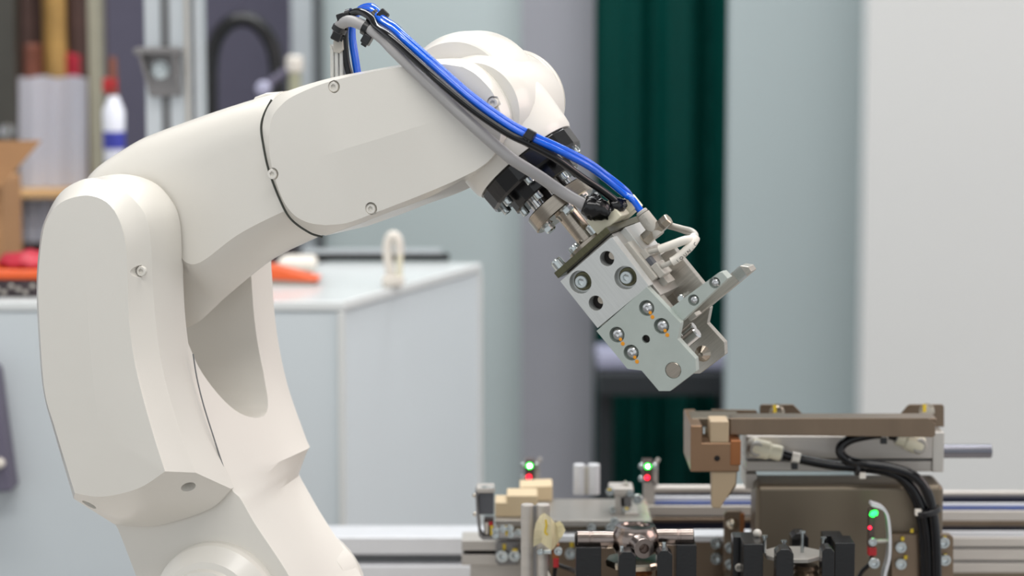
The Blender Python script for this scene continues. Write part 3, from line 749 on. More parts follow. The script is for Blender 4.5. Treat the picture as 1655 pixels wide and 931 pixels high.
# jaw carriers and fingers
b0_ = FG.uv(1000, 560, -.034)[1]
part('jaw_carrier', obox(FG, aL + .006, aR - .002, bB - .030, bB - .010, -.0337, -.020), m_jawin, grp, bevel=.0005)
part('jaw_carrier', obox(FG, aL + .006, aR - .002, bB - .030, bB - .010, .020, .034), m_jawin, grp, bevel=.0005)
FG1 = [(1081,500),(1091,508),(1160,441),(1166,439),(1171,447),(1165,463),(1100,521)]
cfin = -.034
f1p = [FG.uv(1079,499,cfin), FG.uv(1090,507,cfin), FG.uv(1160,441,cfin), FG.uv(1167,439,cfin), FG.uv(1173,452,cfin), FG.uv(1100,521,cfin)]
bm = levels(FG, [FG.uv(1081,500,cfin), FG.uv(1161,441,cfin), FG.uv(1167,440,cfin), FG.uv(1176,450,cfin), FG.uv(1100,521,cfin)], [(0, cfin), (0, cfin + .012)])
f_px = [(1155, 457), (1121, 485)]
bm = diff(bm, [rod(gp(x, y, cfin) - GN*.01, gp(x, y, cfin) + GN*.003, 9*PX, 24) for x, y in f_px])
fg1 = part('front_finger', bm, m_jaw, grp, bevel=.0005)
for x, y in f_px: screw(fg1, gp(x, y, cfin) + GN*.003, -GN, 7.6*PX, .003, 'pan', m_chrome)
crf = .014
bm = levels(FG, pts(FG, [(1098,498),(1126,512),(1180,468),(1215,439),(1210,431),(1197,429),(1182,441),(1150,470),(1120,485)], crf), [(0, crf), (0, crf + .014)])
fg2 = part('rear_finger', bm, m_jawin, grp, bevel=.0008)
part('finger_pad', levels(FG, pts(FG, [(1183,440),(1196,429),(1208,446),(1196,456)], crf), [(0, crf - .001), (0, crf)]), m_chrome, fg2)
part('stop_lug', obox(FG, *sorted((FG.uv(1112,514,-.01)[0], FG.uv(1124,506,-.01)[0])), *sorted((FG.uv(1112,514,-.01)[1], FG.uv(1118,518,-.01)[1])), -.012, .002), m_greyp, grp, bevel=.0006)
part('clamp_roller', rod(gp(1104, 556, -.012), gp(1104, 556, -.012) + GT*.016, 10*PX, 24, .001), m_chrome, grp)
part('clamp_roller', rod(gp(1104, 541, -.004), gp(1104, 541, -.004) + GT*.012, 8*PX, 24, .001), m_chrome, grp)
# finger carrier plate seen past the body: rear side cheek with dowel
ck = pts(FG, [(1052,425),(1085,398),(1150,478),(1112,512)], .012)
part('finger_carrier', levels(FG, ck, [(0, .014), (0, .022)]), m_jawin, grp, bevel=.0005)
part('carrier_ledge', levels(FG, pts(FG, [(1085,440),(1092,434),(1120,470),(1113,476)], .02), [(0, .022), (0, .034)]), m_alu, grp, bevel=.0005)
part('dowel', rod(gp(1100, 482, .004), gp(1100, 482, .014), 6*PX, 20, .0008), m_zinc, grp)
# sensor rail on the right-hand side of the body
def sbox(s0, s1, h0, h1, c0, c1, name, mat, bev=.0004):
    return part(name, obox(FG, aR + h0, aR + h1, -s1, -s0, c0, c1), mat, grp, bevel=bev)
sA = sp
sbox(sA + .002, sA + .030, -.001, .005, -.012, .024, 'valve_block', m_alu)
sbox(sA + .014, sA + .050, -.001, .004, -.026, .024, 'sensor_rail', m_greyp)
sbox(sA + .026, sA + .033, .004, .009, -.020, .016, 'rail_rib', m_greyp)
sbox(sA + .040, sA + .052, .004, .010, -.022, -.004, 'sensor_holder', m_greyp, .0008)
sbox(sA + .033, sA + .040, .004, .0075, -.020, -.012, 'position_sensor', m_dkgrey)
sbox(sA + .051, sA + .058, -.001, .0045, -.014, .004, 'rail_stop', m_greyp)
# ivory nylon block under the taped cable
nb = FG.uv(951, 360, -.016)
part('nylon_block', obox(FG, nb[0], nb[0] + .026, b1 + .0055, b1 + .022, -.018, .002), m_ivory, grp, bevel=.0012)
part('nylon_block', obox(FG, nb[0] + .014, nb[0] + .032, b1 + .0055, b1 + .018, .004, .022), m_ivory, grp, bevel=.0012)
# pneumatic elbow fittings
def fitting(c, sh):
    t0 = FG.w(1036 + sh[0], 341 + sh[1], c); t1 = FG.w(1059 + sh[0], 372 + sh[1], c); d = (t1 - t0).normalized()
    f = part('elbow_fitting', lathe(t0, d, [(0, .0042), (.0006, .0048), (.003, .0048), (.0032, .0053), (.014, .0056), (.018, .0050), (.024, .0050)], 28), m_greyp, grp)
    e = t0 + d*.019
    part('threaded_body', lathe(e - GT*.012, GT, [(0, .0050), (.001, .0056), (.010, .0056), (.0102, .0050), (.021, .0050)], 6, ref=GN), m_nick, f, ang=20)
    part('collar', lathe(t0 + d*.0026, d, [(0, .00492), (.0008, .00492)], 24), m_hole, f)
    part('end_nut', lathe(e + GT*.006, GT, [(0, .0040), (.0005, .0050), (.0085, .0050), (.009, .0042), (.009, .001)], 6, ref=GN), m_nick, f, ang=20)
    return f, t0, d
ft1, T1, D1 = fitting(-.012, (0, 0))
ft2, T2, D2 = fitting(.006, (0, 2))
# lettering moulded on the near fitting
def text(body, p, right, upv, size, mat, parent, name='lettering', label=None, ext=.00012):
    cu_ = bpy.data.curves.new('txt', 'FONT'); cu_.body = body; cu_.size = size; cu_.extrude = ext; cu_.align_x = 'CENTER'; cu_.align_y = 'CENTER'; cu_.resolution_u = 3
    t = bpy.data.objects.new('txt', cu_); COL.objects.link(t); dg = bpy.context.evaluated_depsgraph_get(); dg.update()
    bm = bmesh.new(); bm.from_mesh(t.evaluated_get(dg).to_mesh()); bpy.data.objects.remove(t)
    right = right.normalized(); n = right.cross(upv).normalized(); u = n.cross(right)
    bm.transform(Matrix.Translation(p) @ Matrix((right, u, n)).transposed().to_4x4())
    return part(name, bm, mat, parent, ang=40, label=label)
text('UPG', T1 + D1*.009 - GN*.0056, D1, GT, .0052, m_greyp, ft1)

# =================================================================== CABLES AND HOSES
def run(L): return [FR.w(x, y, w) for x, y, w in L]
gc = root('grey_sensor_cable', 'thick grey round cable running from the forearm clip down to the gripper', 'cable', FR.w(548, 60, -.01))
gpath = [(546,60,-.006),(547,47,-.010),(553,38,-.014),(565,34,-.020),(580,38,-.026),(598,47,-.032),(618,62,-.044),(640,85,-.058),(700,143,-.070),(760,199,-.074),(817,249,-.066),(838,264,-.060),(870,284,-.050),(896,302,-.042),(917,316,-.036),(937,327,-.030),(956,338,-.026)]
part('sheath', tube(run(gpath), .0047, 130, 18), m_gcable, gc)
# faint print along the sheath
gp_ = cr(run(gpath), 400)
def print_on(word, i0, step, size):
    for k, ch in enumerate(word):
        if ch == ' ': continue
        i = i0 + k*step; t = (gp_[i+1] - gp_[i-1]).normalized(); toc = (CAM - gp_[i]).normalized()
        up_ = toc.cross(t).normalized(); n = (toc*.82 + up_*.57).normalized()
        text(ch, gp_[i] + n*.00485, t, n.cross(t), size, m_inkb, gc, 'print', ext=.0001)
print_on('TEC', 52, 4, .0048); print_on('INDUSTRI OHNEX', 84, 3, .0048)
def hose(name, label, L, r, mat, group=None):
    o = solo(name, label, 'hose', tube(run(L), r, 150, 14), mat, group)
    return o
bl1 = [(577,122,.004),(573,95,.003),(568,60,.002),(570,34,0),(580,18,-.006),(596,13,-.014),(606,19,-.022),(616,32,-.030),(636,46,-.046),(658,67,-.058),(704,108,-.068),(760,157,-.074),(818,199,-.073),(858,221,-.068),(900,240,-.058),(945,263,-.040),(975,284,-.022),(1010,312,-.012)]
hose('blue_air_hose', 'nearer of the two glossy blue air hoses arching over the forearm to the gripper', [(a_, b_ + 2.5, c_) for a_, b_, c_ in bl1] , .0026, m_blue)
bpy.data.objects['blue_air_hose']['group'] = 'blue air hoses'
# end both hoses exactly in the fittings
def rehose(oname, L, tip, d, r):
    o = bpy.data.objects[oname]; P = run(L) + [tip - d*.012, tip - d*.003, tip + d*.004]
    bm = tube(P, r, 160, 14); bm.transform(wm(o).inverted()); finish(bm); bm.to_mesh(o.data); bm.free()
rehose('blue_air_hose', [(a_, b_ + 2.5, c_) for a_, b_, c_ in bl1], T1, D1, .0026)
o = hose('blue_air_hose', 'farther and upper of the two glossy blue air hoses over the forearm', [(a_ + 2, b_ - 3.5, c_ + .004) for a_, b_, c_ in bl1], .0026, m_blue, 'blue air hoses')
rehose(o.name, [(a_ + 2, b_ - 3.5, c_ + .004) for a_, b_, c_ in bl1], T2, D2, .0026)
hose('black_air_hose', 'glossy black air hose running below the blue hoses to the taped bundle', [(566,124,-.004),(560,100,-.004),(557,70,-.005),(557,48,-.006),(561,30,-.010),(570,21,-.016),(584,19,-.024),(600,29,-.034),(608,42,-.042),(636,64,-.060),(702,125,-.077),(760,174,-.079),(818,214,-.076),(856,233,-.070),(898,256,-.060),(943,288,-.040),(973,308,-.026),(996,326,-.016),(1004,336,-.012)], .0030, m_bhose)
# clear cable carrier standing on the forearm
cl = root('cable_carrier', 'translucent ribbed plastic cable carrier standing on the forearm housing', 'carrier', FR.w(545, 128, -.004))
part('carrier_head', poly(FR, [(538,66),(553,62),(554,80),(548,86),(538,84)], -.010, .000, -.01, .001), m_greyp, cl)
for x0 in (533, 540.5, 548): part('rib', poly(FR, [(x0, 84 if x0 > 534 else 72), (x0 + 5.5, 82), (x0 + 6, 128 - (x0-533)*.15), (x0 + .5, 130)], -.008, .0, -.008, .0008), m_clear, cl)
# cable ties
def tie(pxc, w, d_px, r_px, head_px, label):
    c = FR.w(pxc[0], pxc[1], w); d = (FR.w(pxc[0] + d_px[0], pxc[1] + d_px[1], w) - c).normalized()
    t = root('cable_tie', label, 'cable tie', c, 'black cable ties on the hose bundle')
    r = r_px*PX; bm = bmesh.new(); u, v, d = axes(d); S = 28
    loft(bm, [[c + d*s + (u*math.cos(2*PI*i/S) + v*math.sin(2*PI*i/S))*rr for i in range(S)] for s, rr in ((-.0022, r), (-.0022, r + .0012), (.0022, r + .0012), (.0022, r), (-.0022, r))], False, False)
    part('strap', bm, m_blackp, t)
    hc = FR.w(head_px[0], head_px[1], w - .003); h = .0048; toc = (CAM - hc).normalized(); s_ = d.cross(toc).normalized(); n2 = s_.cross(d)
    f = Frame(hc, d, s_, n2); part('head', obox(f, -h*.8, h*.8, -h*.85, h*.85, -h*.7, h*.7), m_blackp, t, bevel=.0012)
    part('tail', obox(f, -h*.5, h*.5, h*.6, h*1.25, -h*.2, h*.2), m_blackp, t, bevel=.0003)
tie((549, 47), -.011, (.5, -1), 10.5, (544, 58), 'black cable tie at the top of the clear cable carrier')
tie((566, 27), -.012, (1, -.3), 11, (553, 29), 'black cable tie just above the grey cable end, by the carrier')
tie((593, 45), -.031, (1, .6), 11, (593, 64), 'black cable tie around the grey cable with its head hanging below')
tie((604, 27), -.021, (.8, .8), 11, (619, 24), 'black cable tie at the crest of the blue hoses')
tie((852, 223), -.068, (1, .55), 9.5, (857, 218), 'black cable tie holding the blue hoses in front of the wrist')
# black tape wrapped round the cable end
tp = root('tape_wrap', 'crumpled black tape wrapped round the grey cable end above the gripper', 'tape', FR.w(965, 345, -.02))
def lump(p0, p1, r, seed, n=13, S=22):
    rnd_ = random.Random(seed); bm = bmesh.new(); d = p1 - p0; u, v, dd = axes(d); rings = []
    for k in range(n):
        t = k/(n - 1); base = r*(.62 + .42*math.sin(PI*min(1, t*1.05 + .05))**.6)
        rings.append([p0 + d*t + (u*math.cos(2*PI*i/S) + v*math.sin(2*PI*i/S))*base*(1 + rnd_.uniform(-.10, .10)) + dd*rnd_.uniform(-.0008, .0008) for i in range(S)])
    loft(bm, rings); return bm
part('wrap', lump(FR.w(944, 331, -.028), FR.w(985, 345, -.022), 18*PX, 3), m_tape, tp, ang=70)
part('wrap', lump(FR.w(984, 334, -.018), FR.w(1010, 330, -.008), 13*PX, 5), m_tape, tp, ang=70)
part('cable_knot', lump(FR.w(957, 316, -.024), FR.w(968, 328, -.024), 10*PX, 9), m_blackp, tp, ang=70)
# sensor leads with marker sleeves
def gl(L): return [FG.w(x, y, c) for x, y, c in L]
def lead(name, label, L, s0, s1, word=None):
    t = root(name, label, 'sensor cable', FG.w(*L[0]), 'sensor leads on the gripper')
    P = gl(L); part('sheath', tube(P, .0021, 70, 12), m_greyp, t)
    Q = cr(P, 100)[s0:s1]; part('marker_sleeve', tube(Q, .0035, 30, 14), m_wsleeve, t, label='white marker sleeve')
    if word:
        Q2 = cr(Q, 80)
        for k, ch in enumerate(word):
            i = 8 + int(k*64/len(word)) + 4; tt = (Q2[i+1] - Q2[i-1]).normalized(); toc = (CAM - Q2[i]).normalized(); up_ = toc.cross(tt).normalized(); n = (toc*.8 - up_*.6).normalized()
            text(ch, Q2[i] + n*.00345, tt, n.cross(tt), .0040, m_ink, t, 'print')
lead('sensor_lead', 'upper sensor lead with a blank white sleeve looping right of the gripper', [(1046,409,-.016),(1052,406,-.016),(1062,404,-.016),(1080,398,-.016),(1105,389,-.014),(1117,387,-.008),(1122,381,.0),(1112,376,.008),(1095,370,.012),(1080,366,.014)], 14, 58)
lead('sensor_lead', 'lower sensor lead with a printed white sleeve looping right of the gripper', [(1070,430,-.018),(1078,427,-.018),(1095,417,-.016),(1112,402,-.013),(1121,391,-.009),(1125,381,-.003),(1118,373,.004),(1100,368,.010),(1085,364,.012)], 12, 52, 'IOUN.O')
#@FIXTURE
struct_table = None
tb_ = root('work_table', 'grey work table carrying the robot and the clamping fixture', 'table', Vector((0, 2.1, 0)))
part('table_top', box(-.75, .75, 1.72, 2.645, TABLE_Z - .03, TABLE_Z), m_fix, tb_, bevel=.002)
for x in (-.7, .66):
    for y in (1.76, 2.58): part('leg', box(x, x + .04, y, y + .04, 0, TABLE_Z - .03), m_alup, tb_)
# ---- aluminium frame bars behind the table
fb2 = root('aluminium_guard_rail', 'white slotted aluminium rail running behind the table below the cabinet', 'rail', Vector((0, 2.66, 0)))
part('upper_bar', fbox(430, 868, 850, 897, 2.66, .06), m_fixl, fb2, bevel=.002)
part('slot', fbox(430, 896, 850, 915, 2.675, .03), m_groove, fb2)
part('lower_bar', fbox(430, 914, 1000, 960, 2.655, .06), m_fixl, fb2, bevel=.002)
part('rail_foot', box(at(440, 770, 2.66).x, at(470, 770, 2.66).x, 2.67, 2.71, 0, at(0, 915, 2.67).z), m_alup, fb2)
part('rail_foot', box(at(980, 770, 2.66).x, at(999, 770, 2.66).x, 2.67, 2.71, 0, at(0, 915, 2.67).z), m_alup, fb2)

# ---- base of the fixture: short slotted profile with an angle plate
def bolts(par, L, Y, r=.0035, h=.005, kind='cap', mat=None, d=Vector((0, -1, 0))):
    for x, y in L: screw(par, at(x, y, Y), d, r, h, kind, mat or m_zinc, 'bolt')
def mark(par, x, y, Y, w=5, h=9):
    part('paint_mark', fbox(x - w/2, y - h/2, x + w/2, y + h/2, Y - .0004, .0006), m_yellow, par, label='yellow paint mark')
pr = root('slotted_profile', 'short pale slotted aluminium profile at the left end of the fixture', 'profile', Vector((at(830, 770, 2.36).x, 2.38, TABLE_Z)))
part('upper_rib', fbox(746, 874, 1000, 890, 2.36, .04), m_fix, pr, bevel=.0008)
part('lower_rib', fbox(746, 897, 1000, 914, 2.36, .04), m_fix, pr, bevel=.0008)
part('groove', fbox(750, 889, 1000, 898, 2.368, .03), m_hole, pr)
part('support', fbox(760, 914, 1000, 931, 2.366, .03, TABLE_Z), m_fix, pr)
pl = root('angle_plate', 'grey angle plate screwed to the pale profile below the sensor bracket', 'plate', at(820, 914, 2.345))
part('plate', poly(FX(2.35), [(803,876),(838,876),(838,913),(806,914),(801,908),(801,880)], 0, .008), m_bracket, pl, bevel=.0006)
bolts(pl, [(812, 897), (832, 896)], 2.35, .0062, .007)
mark(pl, 815, 884, 2.35); mark(pl, 832, 889, 2.343, 8, 4)

# ---- left sensor bracket (U shaped sheet with sensor and screws)
sb_ = root('sensor_bracket', 'thin grey U shaped sensor bracket at the left end of the fixture', 'bracket', at(800, 870, 2.3))
Yk = 2.30
bw = [(768,795),(771,792),(774,830),(777,862),(781,868),(848,868),(848,872),(780,873),(774,867),(770,835)]
part('sheet', poly(FX(Yk), bw, 0, .022), m_bracket, sb_, bevel=.0004)
part('upper_block', fbox(773, 796, 798, 832, Yk + .004, .018), m_dkgrey, sb_, bevel=.001)
part('top_plate', fbox(770, 789, 799, 797, Yk, .024), m_fix, sb_, bevel=.0008)
part('sensor_body', fbox(782, 838, 798, 866, Yk + .006, .014), m_led_body, sb_, bevel=.001)
part('sensor_label', fbox(784, 845, 789, 864, Yk + .005, .001), m_wsleeve, sb_)
part('red_sleeve', fbox(790, 845, 796, 850, Yk + .002, .004), m_red, sb_)
for x, y in ((801, 856), (801, 864), (813, 854), (824, 853), (826, 863), (838, 860)): screw(sb_, at(x, y, Yk), Vector((0, -1, 0)), .0036, .004, 'cap', m_zinc)
mark(sb_, 795, 858, Yk - .002, 5, 16); mark(sb_, 819, 858, Yk - .002, 4, 16)
for x, y in ((784, 793), (794, 794)): screw(sb_, at(x, y, Yk + .004), Vector((0, 0, 1)), .0038, .004, 'cap', m_zinc)
screw(sb_, at(768, 801, Yk + .01), Vector((-1, 0, 0)), .002, .003, 'pan', m_nick); screw(sb_, at(769, 831, Yk + .01), Vector((-1, 0, 0)), .002, .003, 'pan', m_nick)

# ---- base plate of the fixture
Yq = 2.34
zpl = at(700, 841, Yq).z; back = atz(900, 806, zpl).y
bp = root('base_plate', 'wide flat aluminium base plate carrying the cream blocks and valves', 'plate', Vector((at(900, 770, Yq).x, (Yq + back)/2, TABLE_Z)))
part('plate', box(at(800, 770, Yq).x, at(1054, 770, Yq).x, Yq, back, zpl - .006, zpl), m_bplate, bp, bevel=.0008)
part('riser', box(at(803, 770, Yq).x, at(1050, 770, Yq).x, Yq + .012, back - .01, at(0, 868, Yq).z, zpl - .006), m_brownd, bp)
part('front_rail', fbox(856, 866, 1230, 876, Yq - .012, .03), m_fixl, bp, bevel=.0006)
part('apron', fbox(852, 875, 1232, 931, Yq - .006, .02, TABLE_Z), m_brown, bp, bevel=.0006)
bolts(bp, [(922, 893), (1157, 876), (1157, 901)], Yq - .006, .0062, .007)
mark(bp, 924, 882, Yq - .006, 6, 12)

# ---- cream plastic blocks
def blk(name, label, px, Y, d, mat, grp_=None, extra=None, zto=None):
    bm = fbox(*px, Y, d, zto)
    if extra: fbox(*extra, Y, d, zto, bm)
    return solo(name, label, 'block', bm, mat, grp_, bevel=.0012)
def onplate(px, Y):
    p = pts(FX(Y), px, 0); lo = min(v[1] for v in p); return [(a_, zpl if abs(b_ - lo) < .002 else b_) for a_, b_ in p]
b1_ = solo('plastic_block', 'stepped cream plastic block at the front left of the base plate', 'block', levels(FX(2.355), onplate([(800, 812), (819, 812), (819, 801), (869, 801), (869, 841), (800, 841)], 2.355), [(0, 0), (0, .036)]), m_cream, 'cream plastic blocks', bevel=.0012)
b2_ = solo('plastic_block', 'taller cream plastic block behind the stepped one on the base plate', 'block', levels(FX(2.43), onplate([(840, 787), (893, 785), (893, 822), (840, 822)], 2.43), [(0, 0), (0, .036)]), m_cream, 'cream plastic blocks', bevel=.0012)
# ---- twin aluminium stub behind
zb = zpl
ts = root('twin_profile_stub', 'pale twin lobed aluminium profile stub standing on the base plate', 'profile', at(948, 812, 2.46))
Yt = 2.46
for x0, x1 in ((927, 946), (950, 970)):
    a_ = at(x0, 752, Yt); b_ = at(x1, 752, Yt); rr = (b_.x - a_.x)/2
    part('lobe', lathe(Vector(((a_.x + b_.x)/2, Yt + rr, zpl)), Vector((0, 0, 1)), [(0, rr), (a_.z - zpl - .0006, rr), (a_.z - zpl, rr*.9)], 24), m_fixl, ts)
part('web', box(at(942, 770, Yt).x, at(954, 770, Yt).x, Yt + .003, Yt + .008, zpl, at(0, 756, Yt).z), m_greyp, ts)

# ---- LED sensors
def led_sensor(px, py, Y, label, sc1=1.0):
    t = root('light_sensor', label, 'sensor', at(px, py + 30, Y))
    part('body', fbox(px - 8, py - 10, px + 8, py + 24, Y + .003, .016), m_led_body, t, bevel=.001)
    part('bracket', fbox(px + 8, py - 4, px + 16, py + 32, Y + .006, .010), m_fix, t, bevel=.0005)
    part('post', box(at(px - 6, 770, Y).x, at(px + 12, 770, Y).x, Y + .006, Y + .016, zpl if Y < back else TABLE_Z, at(0, py + 24, Y).z), m_fix, t)
    for dx, dy in ((-13, -2), (-13, 18), (14, -2)): screw(t, at(px + dx*.8, py + dy, Y + .004), Vector((0, -1, 0)), .003, .004, 'cap', m_zinc)
    part('adjust_pin', rod(at(px + 10, py - 2, Y + .01), at(px + 18, py - 14, Y + .01), .0022, 12), m_fix, t)
    screw(t, at(px, py - 1, Y + .003), Vector((0, -1, 0)), .0026, .0026, 'ball', m_green_led, 'green_lamp', 'lit green lamp')
    screw(t, at(px, py - 1, Y + .0007), Vector((0, -1, 0)), .0012, .0006, 'ball', m_core, 'lamp_core')
    screw(t, at(px - 1, py + 17, Y + .003), Vector((0, -1, 0)), .0022, .0022, 'ball', m_red_led, 'red_lamp', 'lit red lamp')
    return t
led_sensor(856, 754, 2.62, 'small sensor with lit green and red lamps behind the cream blocks')
led_sensor(1047, 755, 2.47, 'small sensor with lit green and red lamps beside the valve, right of the twin stub')

# ---- valve cluster on the base plate
vv = root('manifold_valve', 'small grey metal valve cluster with screws standing on the base plate', 'valve', at(1005, 842, 2.37))
Yv = 2.37
part('valve_stem', fbox(995, 795, 1010, 842, Yv + .004, .02), m_fix, vv, bevel=.001)
part('valve_head', fbox(985, 789, 1024, 801, Yv, .03), m_fix, vv, bevel=.0015)
part('valve_foot', fbox(1010, 828, 1031, 852, Yv - .006, .03), m_fix, vv, bevel=.001)
part('side_block', fbox(1002, 802, 1021, 820, Yv + .004, .02), m_bracket, vv, bevel=.001)
part('needle', rod(at(1000, 792, Yv + .012), at(1014, 781, Yv + .012), .0034, 14), m_fix, vv)
for x, y, r in ((986, 794, .0042), (1018, 797, .0036), (990, 824, .0034), (1012, 824, .004), (1030, 806, .005)): screw(vv, at(x, y, Yv), Vector((0, -1, 0)), r, .004, 'cap', m_zinc)
mark(vv, 985, 791, Yv - .004, 6, 3); mark(vv, 1013, 822, Yv - .004, 6, 3)
for i, x in enumerate((954, 991, 1002)): pass
bolts(bp, [(956, 852), (986, 852), (993, 843)], Yq - .002, .0046, .005, 'cap')

# ---- rail bed running right behind the carriage
rbed = root('rail_bed', 'long horizontal aluminium rail bed with blue strips behind the carriage', 'rail', Vector((at(1350, 770, 2.5).x, 2.5, TABLE_Z)))
def bars(rows, x0, x1):
    for nm, y0, y1, Y, d, mat in rows: part(nm, fbox(x0, y0, x1, y1, Y, .005), mat, rbed, bevel=.0008)
zz = at(0, 789, 2.53).z
part('guide_rod', rod(at(1055, 790, 2.53), at(1226, 790, 2.53), .0042, 20), m_fix, rbed)
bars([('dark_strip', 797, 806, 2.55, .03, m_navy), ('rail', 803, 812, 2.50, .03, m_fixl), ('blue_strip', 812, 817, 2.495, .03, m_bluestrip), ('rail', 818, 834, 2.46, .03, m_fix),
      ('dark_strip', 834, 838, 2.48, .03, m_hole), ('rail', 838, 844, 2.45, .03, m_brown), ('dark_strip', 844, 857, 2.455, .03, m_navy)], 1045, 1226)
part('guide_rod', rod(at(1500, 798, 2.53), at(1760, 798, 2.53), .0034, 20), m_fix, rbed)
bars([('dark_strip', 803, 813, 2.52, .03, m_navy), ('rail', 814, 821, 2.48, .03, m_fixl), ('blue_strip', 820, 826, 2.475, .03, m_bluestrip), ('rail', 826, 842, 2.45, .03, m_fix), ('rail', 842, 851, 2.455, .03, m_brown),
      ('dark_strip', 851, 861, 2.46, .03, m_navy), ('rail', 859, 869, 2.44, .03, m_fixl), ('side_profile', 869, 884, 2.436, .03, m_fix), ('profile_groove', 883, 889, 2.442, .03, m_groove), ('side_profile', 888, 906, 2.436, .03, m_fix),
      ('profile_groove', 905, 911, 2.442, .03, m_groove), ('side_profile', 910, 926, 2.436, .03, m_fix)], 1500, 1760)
part('bed_support', box(at(1510, 770, 2.45).x, at(1750, 770, 2.45).x, 2.45, 2.49, TABLE_Z, at(0, 925, 2.45).z), m_brownd, rbed)
part('bed_support', box(at(1050, 770, 2.46).x, at(1220, 770, 2.46).x, 2.47, 2.55, TABLE_Z, at(0, 855, 2.46).z), m_brownd, rbed)

# ---- carriage: lower housing, cylinder, cover plate, clamp block and finger
cg = root('slide_carriage', 'brown steel pneumatic slide carriage with silver cylinder at the right of the fixture', 'slide', Vector((at(1370, 770, 2.25).x, 2.3, TABLE_Z)))
Yc = 2.25
ht = atz(1300, 766, at(0, 784, Yc).z)
bm = fbox(1222, 784, 1523, 940, Yc, max(.05, ht.y - Yc), TABLE_Z)
part('housing', bm, m_brownd, cg, bevel=.006, segs=3)
part('housing_step', fbox(1205, 766, 1224, 790, Yc + .03, .05), m_fix, cg, bevel=.001)
Ycy = 2.275; zc0, zc1 = at(0, 763, Ycy).z, at(0, 705, Ycy).z
x0, x1 = at(1206, 770, Ycy).x, at(1523, 770, Ycy).x
h3 = (zc1 - zc0)
part('cylinder_body', box(x0, x1, Ycy, Ycy + .06, zc0 + h3*.36, zc1), m_fix, cg, bevel=.0015)
part('cylinder_body', box(x0, x1, Ycy + .002, Ycy + .06, zc0, zc0 + h3*.30), m_fix, cg, bevel=.0015)
part('cylinder_slot', box(x0 + .001, x1 - .001, Ycy + .006, Ycy + .05, zc0 + h3*.28, zc0 + h3*.38), m_groove, cg)
part('end_cap', box(x1 - .010, x1 + .001, Ycy - .001, Ycy + .061, zc0, zc1 + .004), m_alud, cg, bevel=.001)
part('guide_bar', rod(at(1515, 729, Ycy + .03), at(1602, 729, Ycy + .03), .0068, 28, .0006), m_gbar, cg)
Ypt = 2.235
zt2 = at(0, 676, Ypt).z; bk_ = atz(1300, 668, zt2).y
part('cover_plate', box(at(1182, 770, Ypt).x, at(1512, 770, Ypt).x, Ypt, bk_, zt2 - .0035, zt2), m_brown, cg, bevel=.001)
part('cover_skirt', poly(FX(Ypt - .003), [(1180,676),(1500,676),(1512,684),(1512,704),(1508,707),(1180,703)], 0, .004), m_brown, cg, bevel=.0008)
Ycl = 2.215
cl_top = atz(1140, 661, at(0, 688, Ycl).z)
clb = [(1116,688),(1135,688),(1135,716),(1195,716),(1195,763),(1116,763)]
part('clamp_block', poly(FX(Ycl), clb, 0, cl_top.y - Ycl), m_clamp, cg, bevel=.0012)
part('clamp_rear', fbox(1118, 676, 1196, 720, Ycl + .035, .04), m_brownd, cg, bevel=.001)
part('copper_side', box(at(1180, 770, Ycl).x, at(1197, 770, Ycl).x, Ycl - .001, Ycl + .03, at(0, 752, Ycl).z, at(0, 712, Ycl).z), m_copper, cg, bevel=.0008)
part('cream_pad', fbox(1148, 681, 1178, 716, Ycl + .001, .03), m_tan, cg, bevel=.0012)
screw(cg, at(1137, 700, Ycl + .012), Vector((0, 0, 1)), .0034, .006, 'cap', m_zinc); 
part('dowel_hole', lathe(at(1159, 741, Ycl - .0002), Vector((0, -1, 0)), [(0, .0028), (.0003, .0026), (.0004, .001)], 20), m_hole, cg)
part('finger', poly(FX(Ycl + .002), [(1150,762),(1190,762),(1189,782),(1164,822),(1151,821)], 0, .016), m_tan, cg, bevel=.001)
part('finger_back', poly(FX(Ycl + .010), [(1176,758),(1192,758),(1190,786),(1176,806)], 0, .014), m_brownd, cg, bevel=.001)
for i, (pp_, bx, by, lab) in enumerate((([(1228,678),(1228,657),(1231,654),(1282,654),(1300,672),(1303,678)], 1256, 665, 'l'), ([(1450,678),(1452,674),(1467,656),(1471,654),(1523,654),(1526,657),(1526,690),(1500,690)], 1498, 664, 'r'))):
    fl2 = part('flag_plate', poly(FX(2.30), pp_, 0, .003), m_brown, cg, bevel=.0004)
    screw(fl2, at(bx, by, 2.30), Vector((0, -1, 0)), .006, .005, 'hex', m_nick, 'bolt'); part('paint_mark', fbox(bx - 6, by - 10, bx - 1, by + 2, 2.2945, .0008), m_yellow, fl2, label='yellow paint mark')
part('flag_plate', poly(FX(2.31), [(1148,676),(1150,662),(1222,663),(1225,668),(1225,678)], 0, .003), m_brown, cg, bevel=.0004)
# elbow push-in fittings on the cylinder
def pfit(px, lab):
    (xa, ya), (xb, yb) = px; Yf = Ycy - .014
    A, B_ = at(xa, ya, Yf), at(xb, yb, Yf); d = (B_ - A).normalized()
    f = part('elbow_fitting', lathe(A, d, [(-.006, .003), (-.004, .0085), (.004, .0092), (.012, .0088), (.014, .0072), (.020, .0076), ((B_ - A).length, .0074)], 28), m_ivory, cg, label=lab)
    part('fitting_hub', lathe(A + Vector((0, .014, 0)), Vector((0, -1, 0)), [(0, .008), (.018, .008), (.022, .0065), (.0222, .0045), (.021, .0005)], 28), m_greyp, f)
    part('release_collar', lathe(B_ - d*.002, d, [(0, .0068), (.003, .0066)], 24), m_greyp, f)
    return B_, d
B1, d1 = pfit(((1222, 724), (1262, 733)), 'ivory elbow fitting')
B2, d2_ = pfit(((1484, 719), (1450, 706)), 'ivory elbow fitting')
def ch(L): return [at(x, y, Y) for x, y, Y in L]
Yf = Ycy - .014
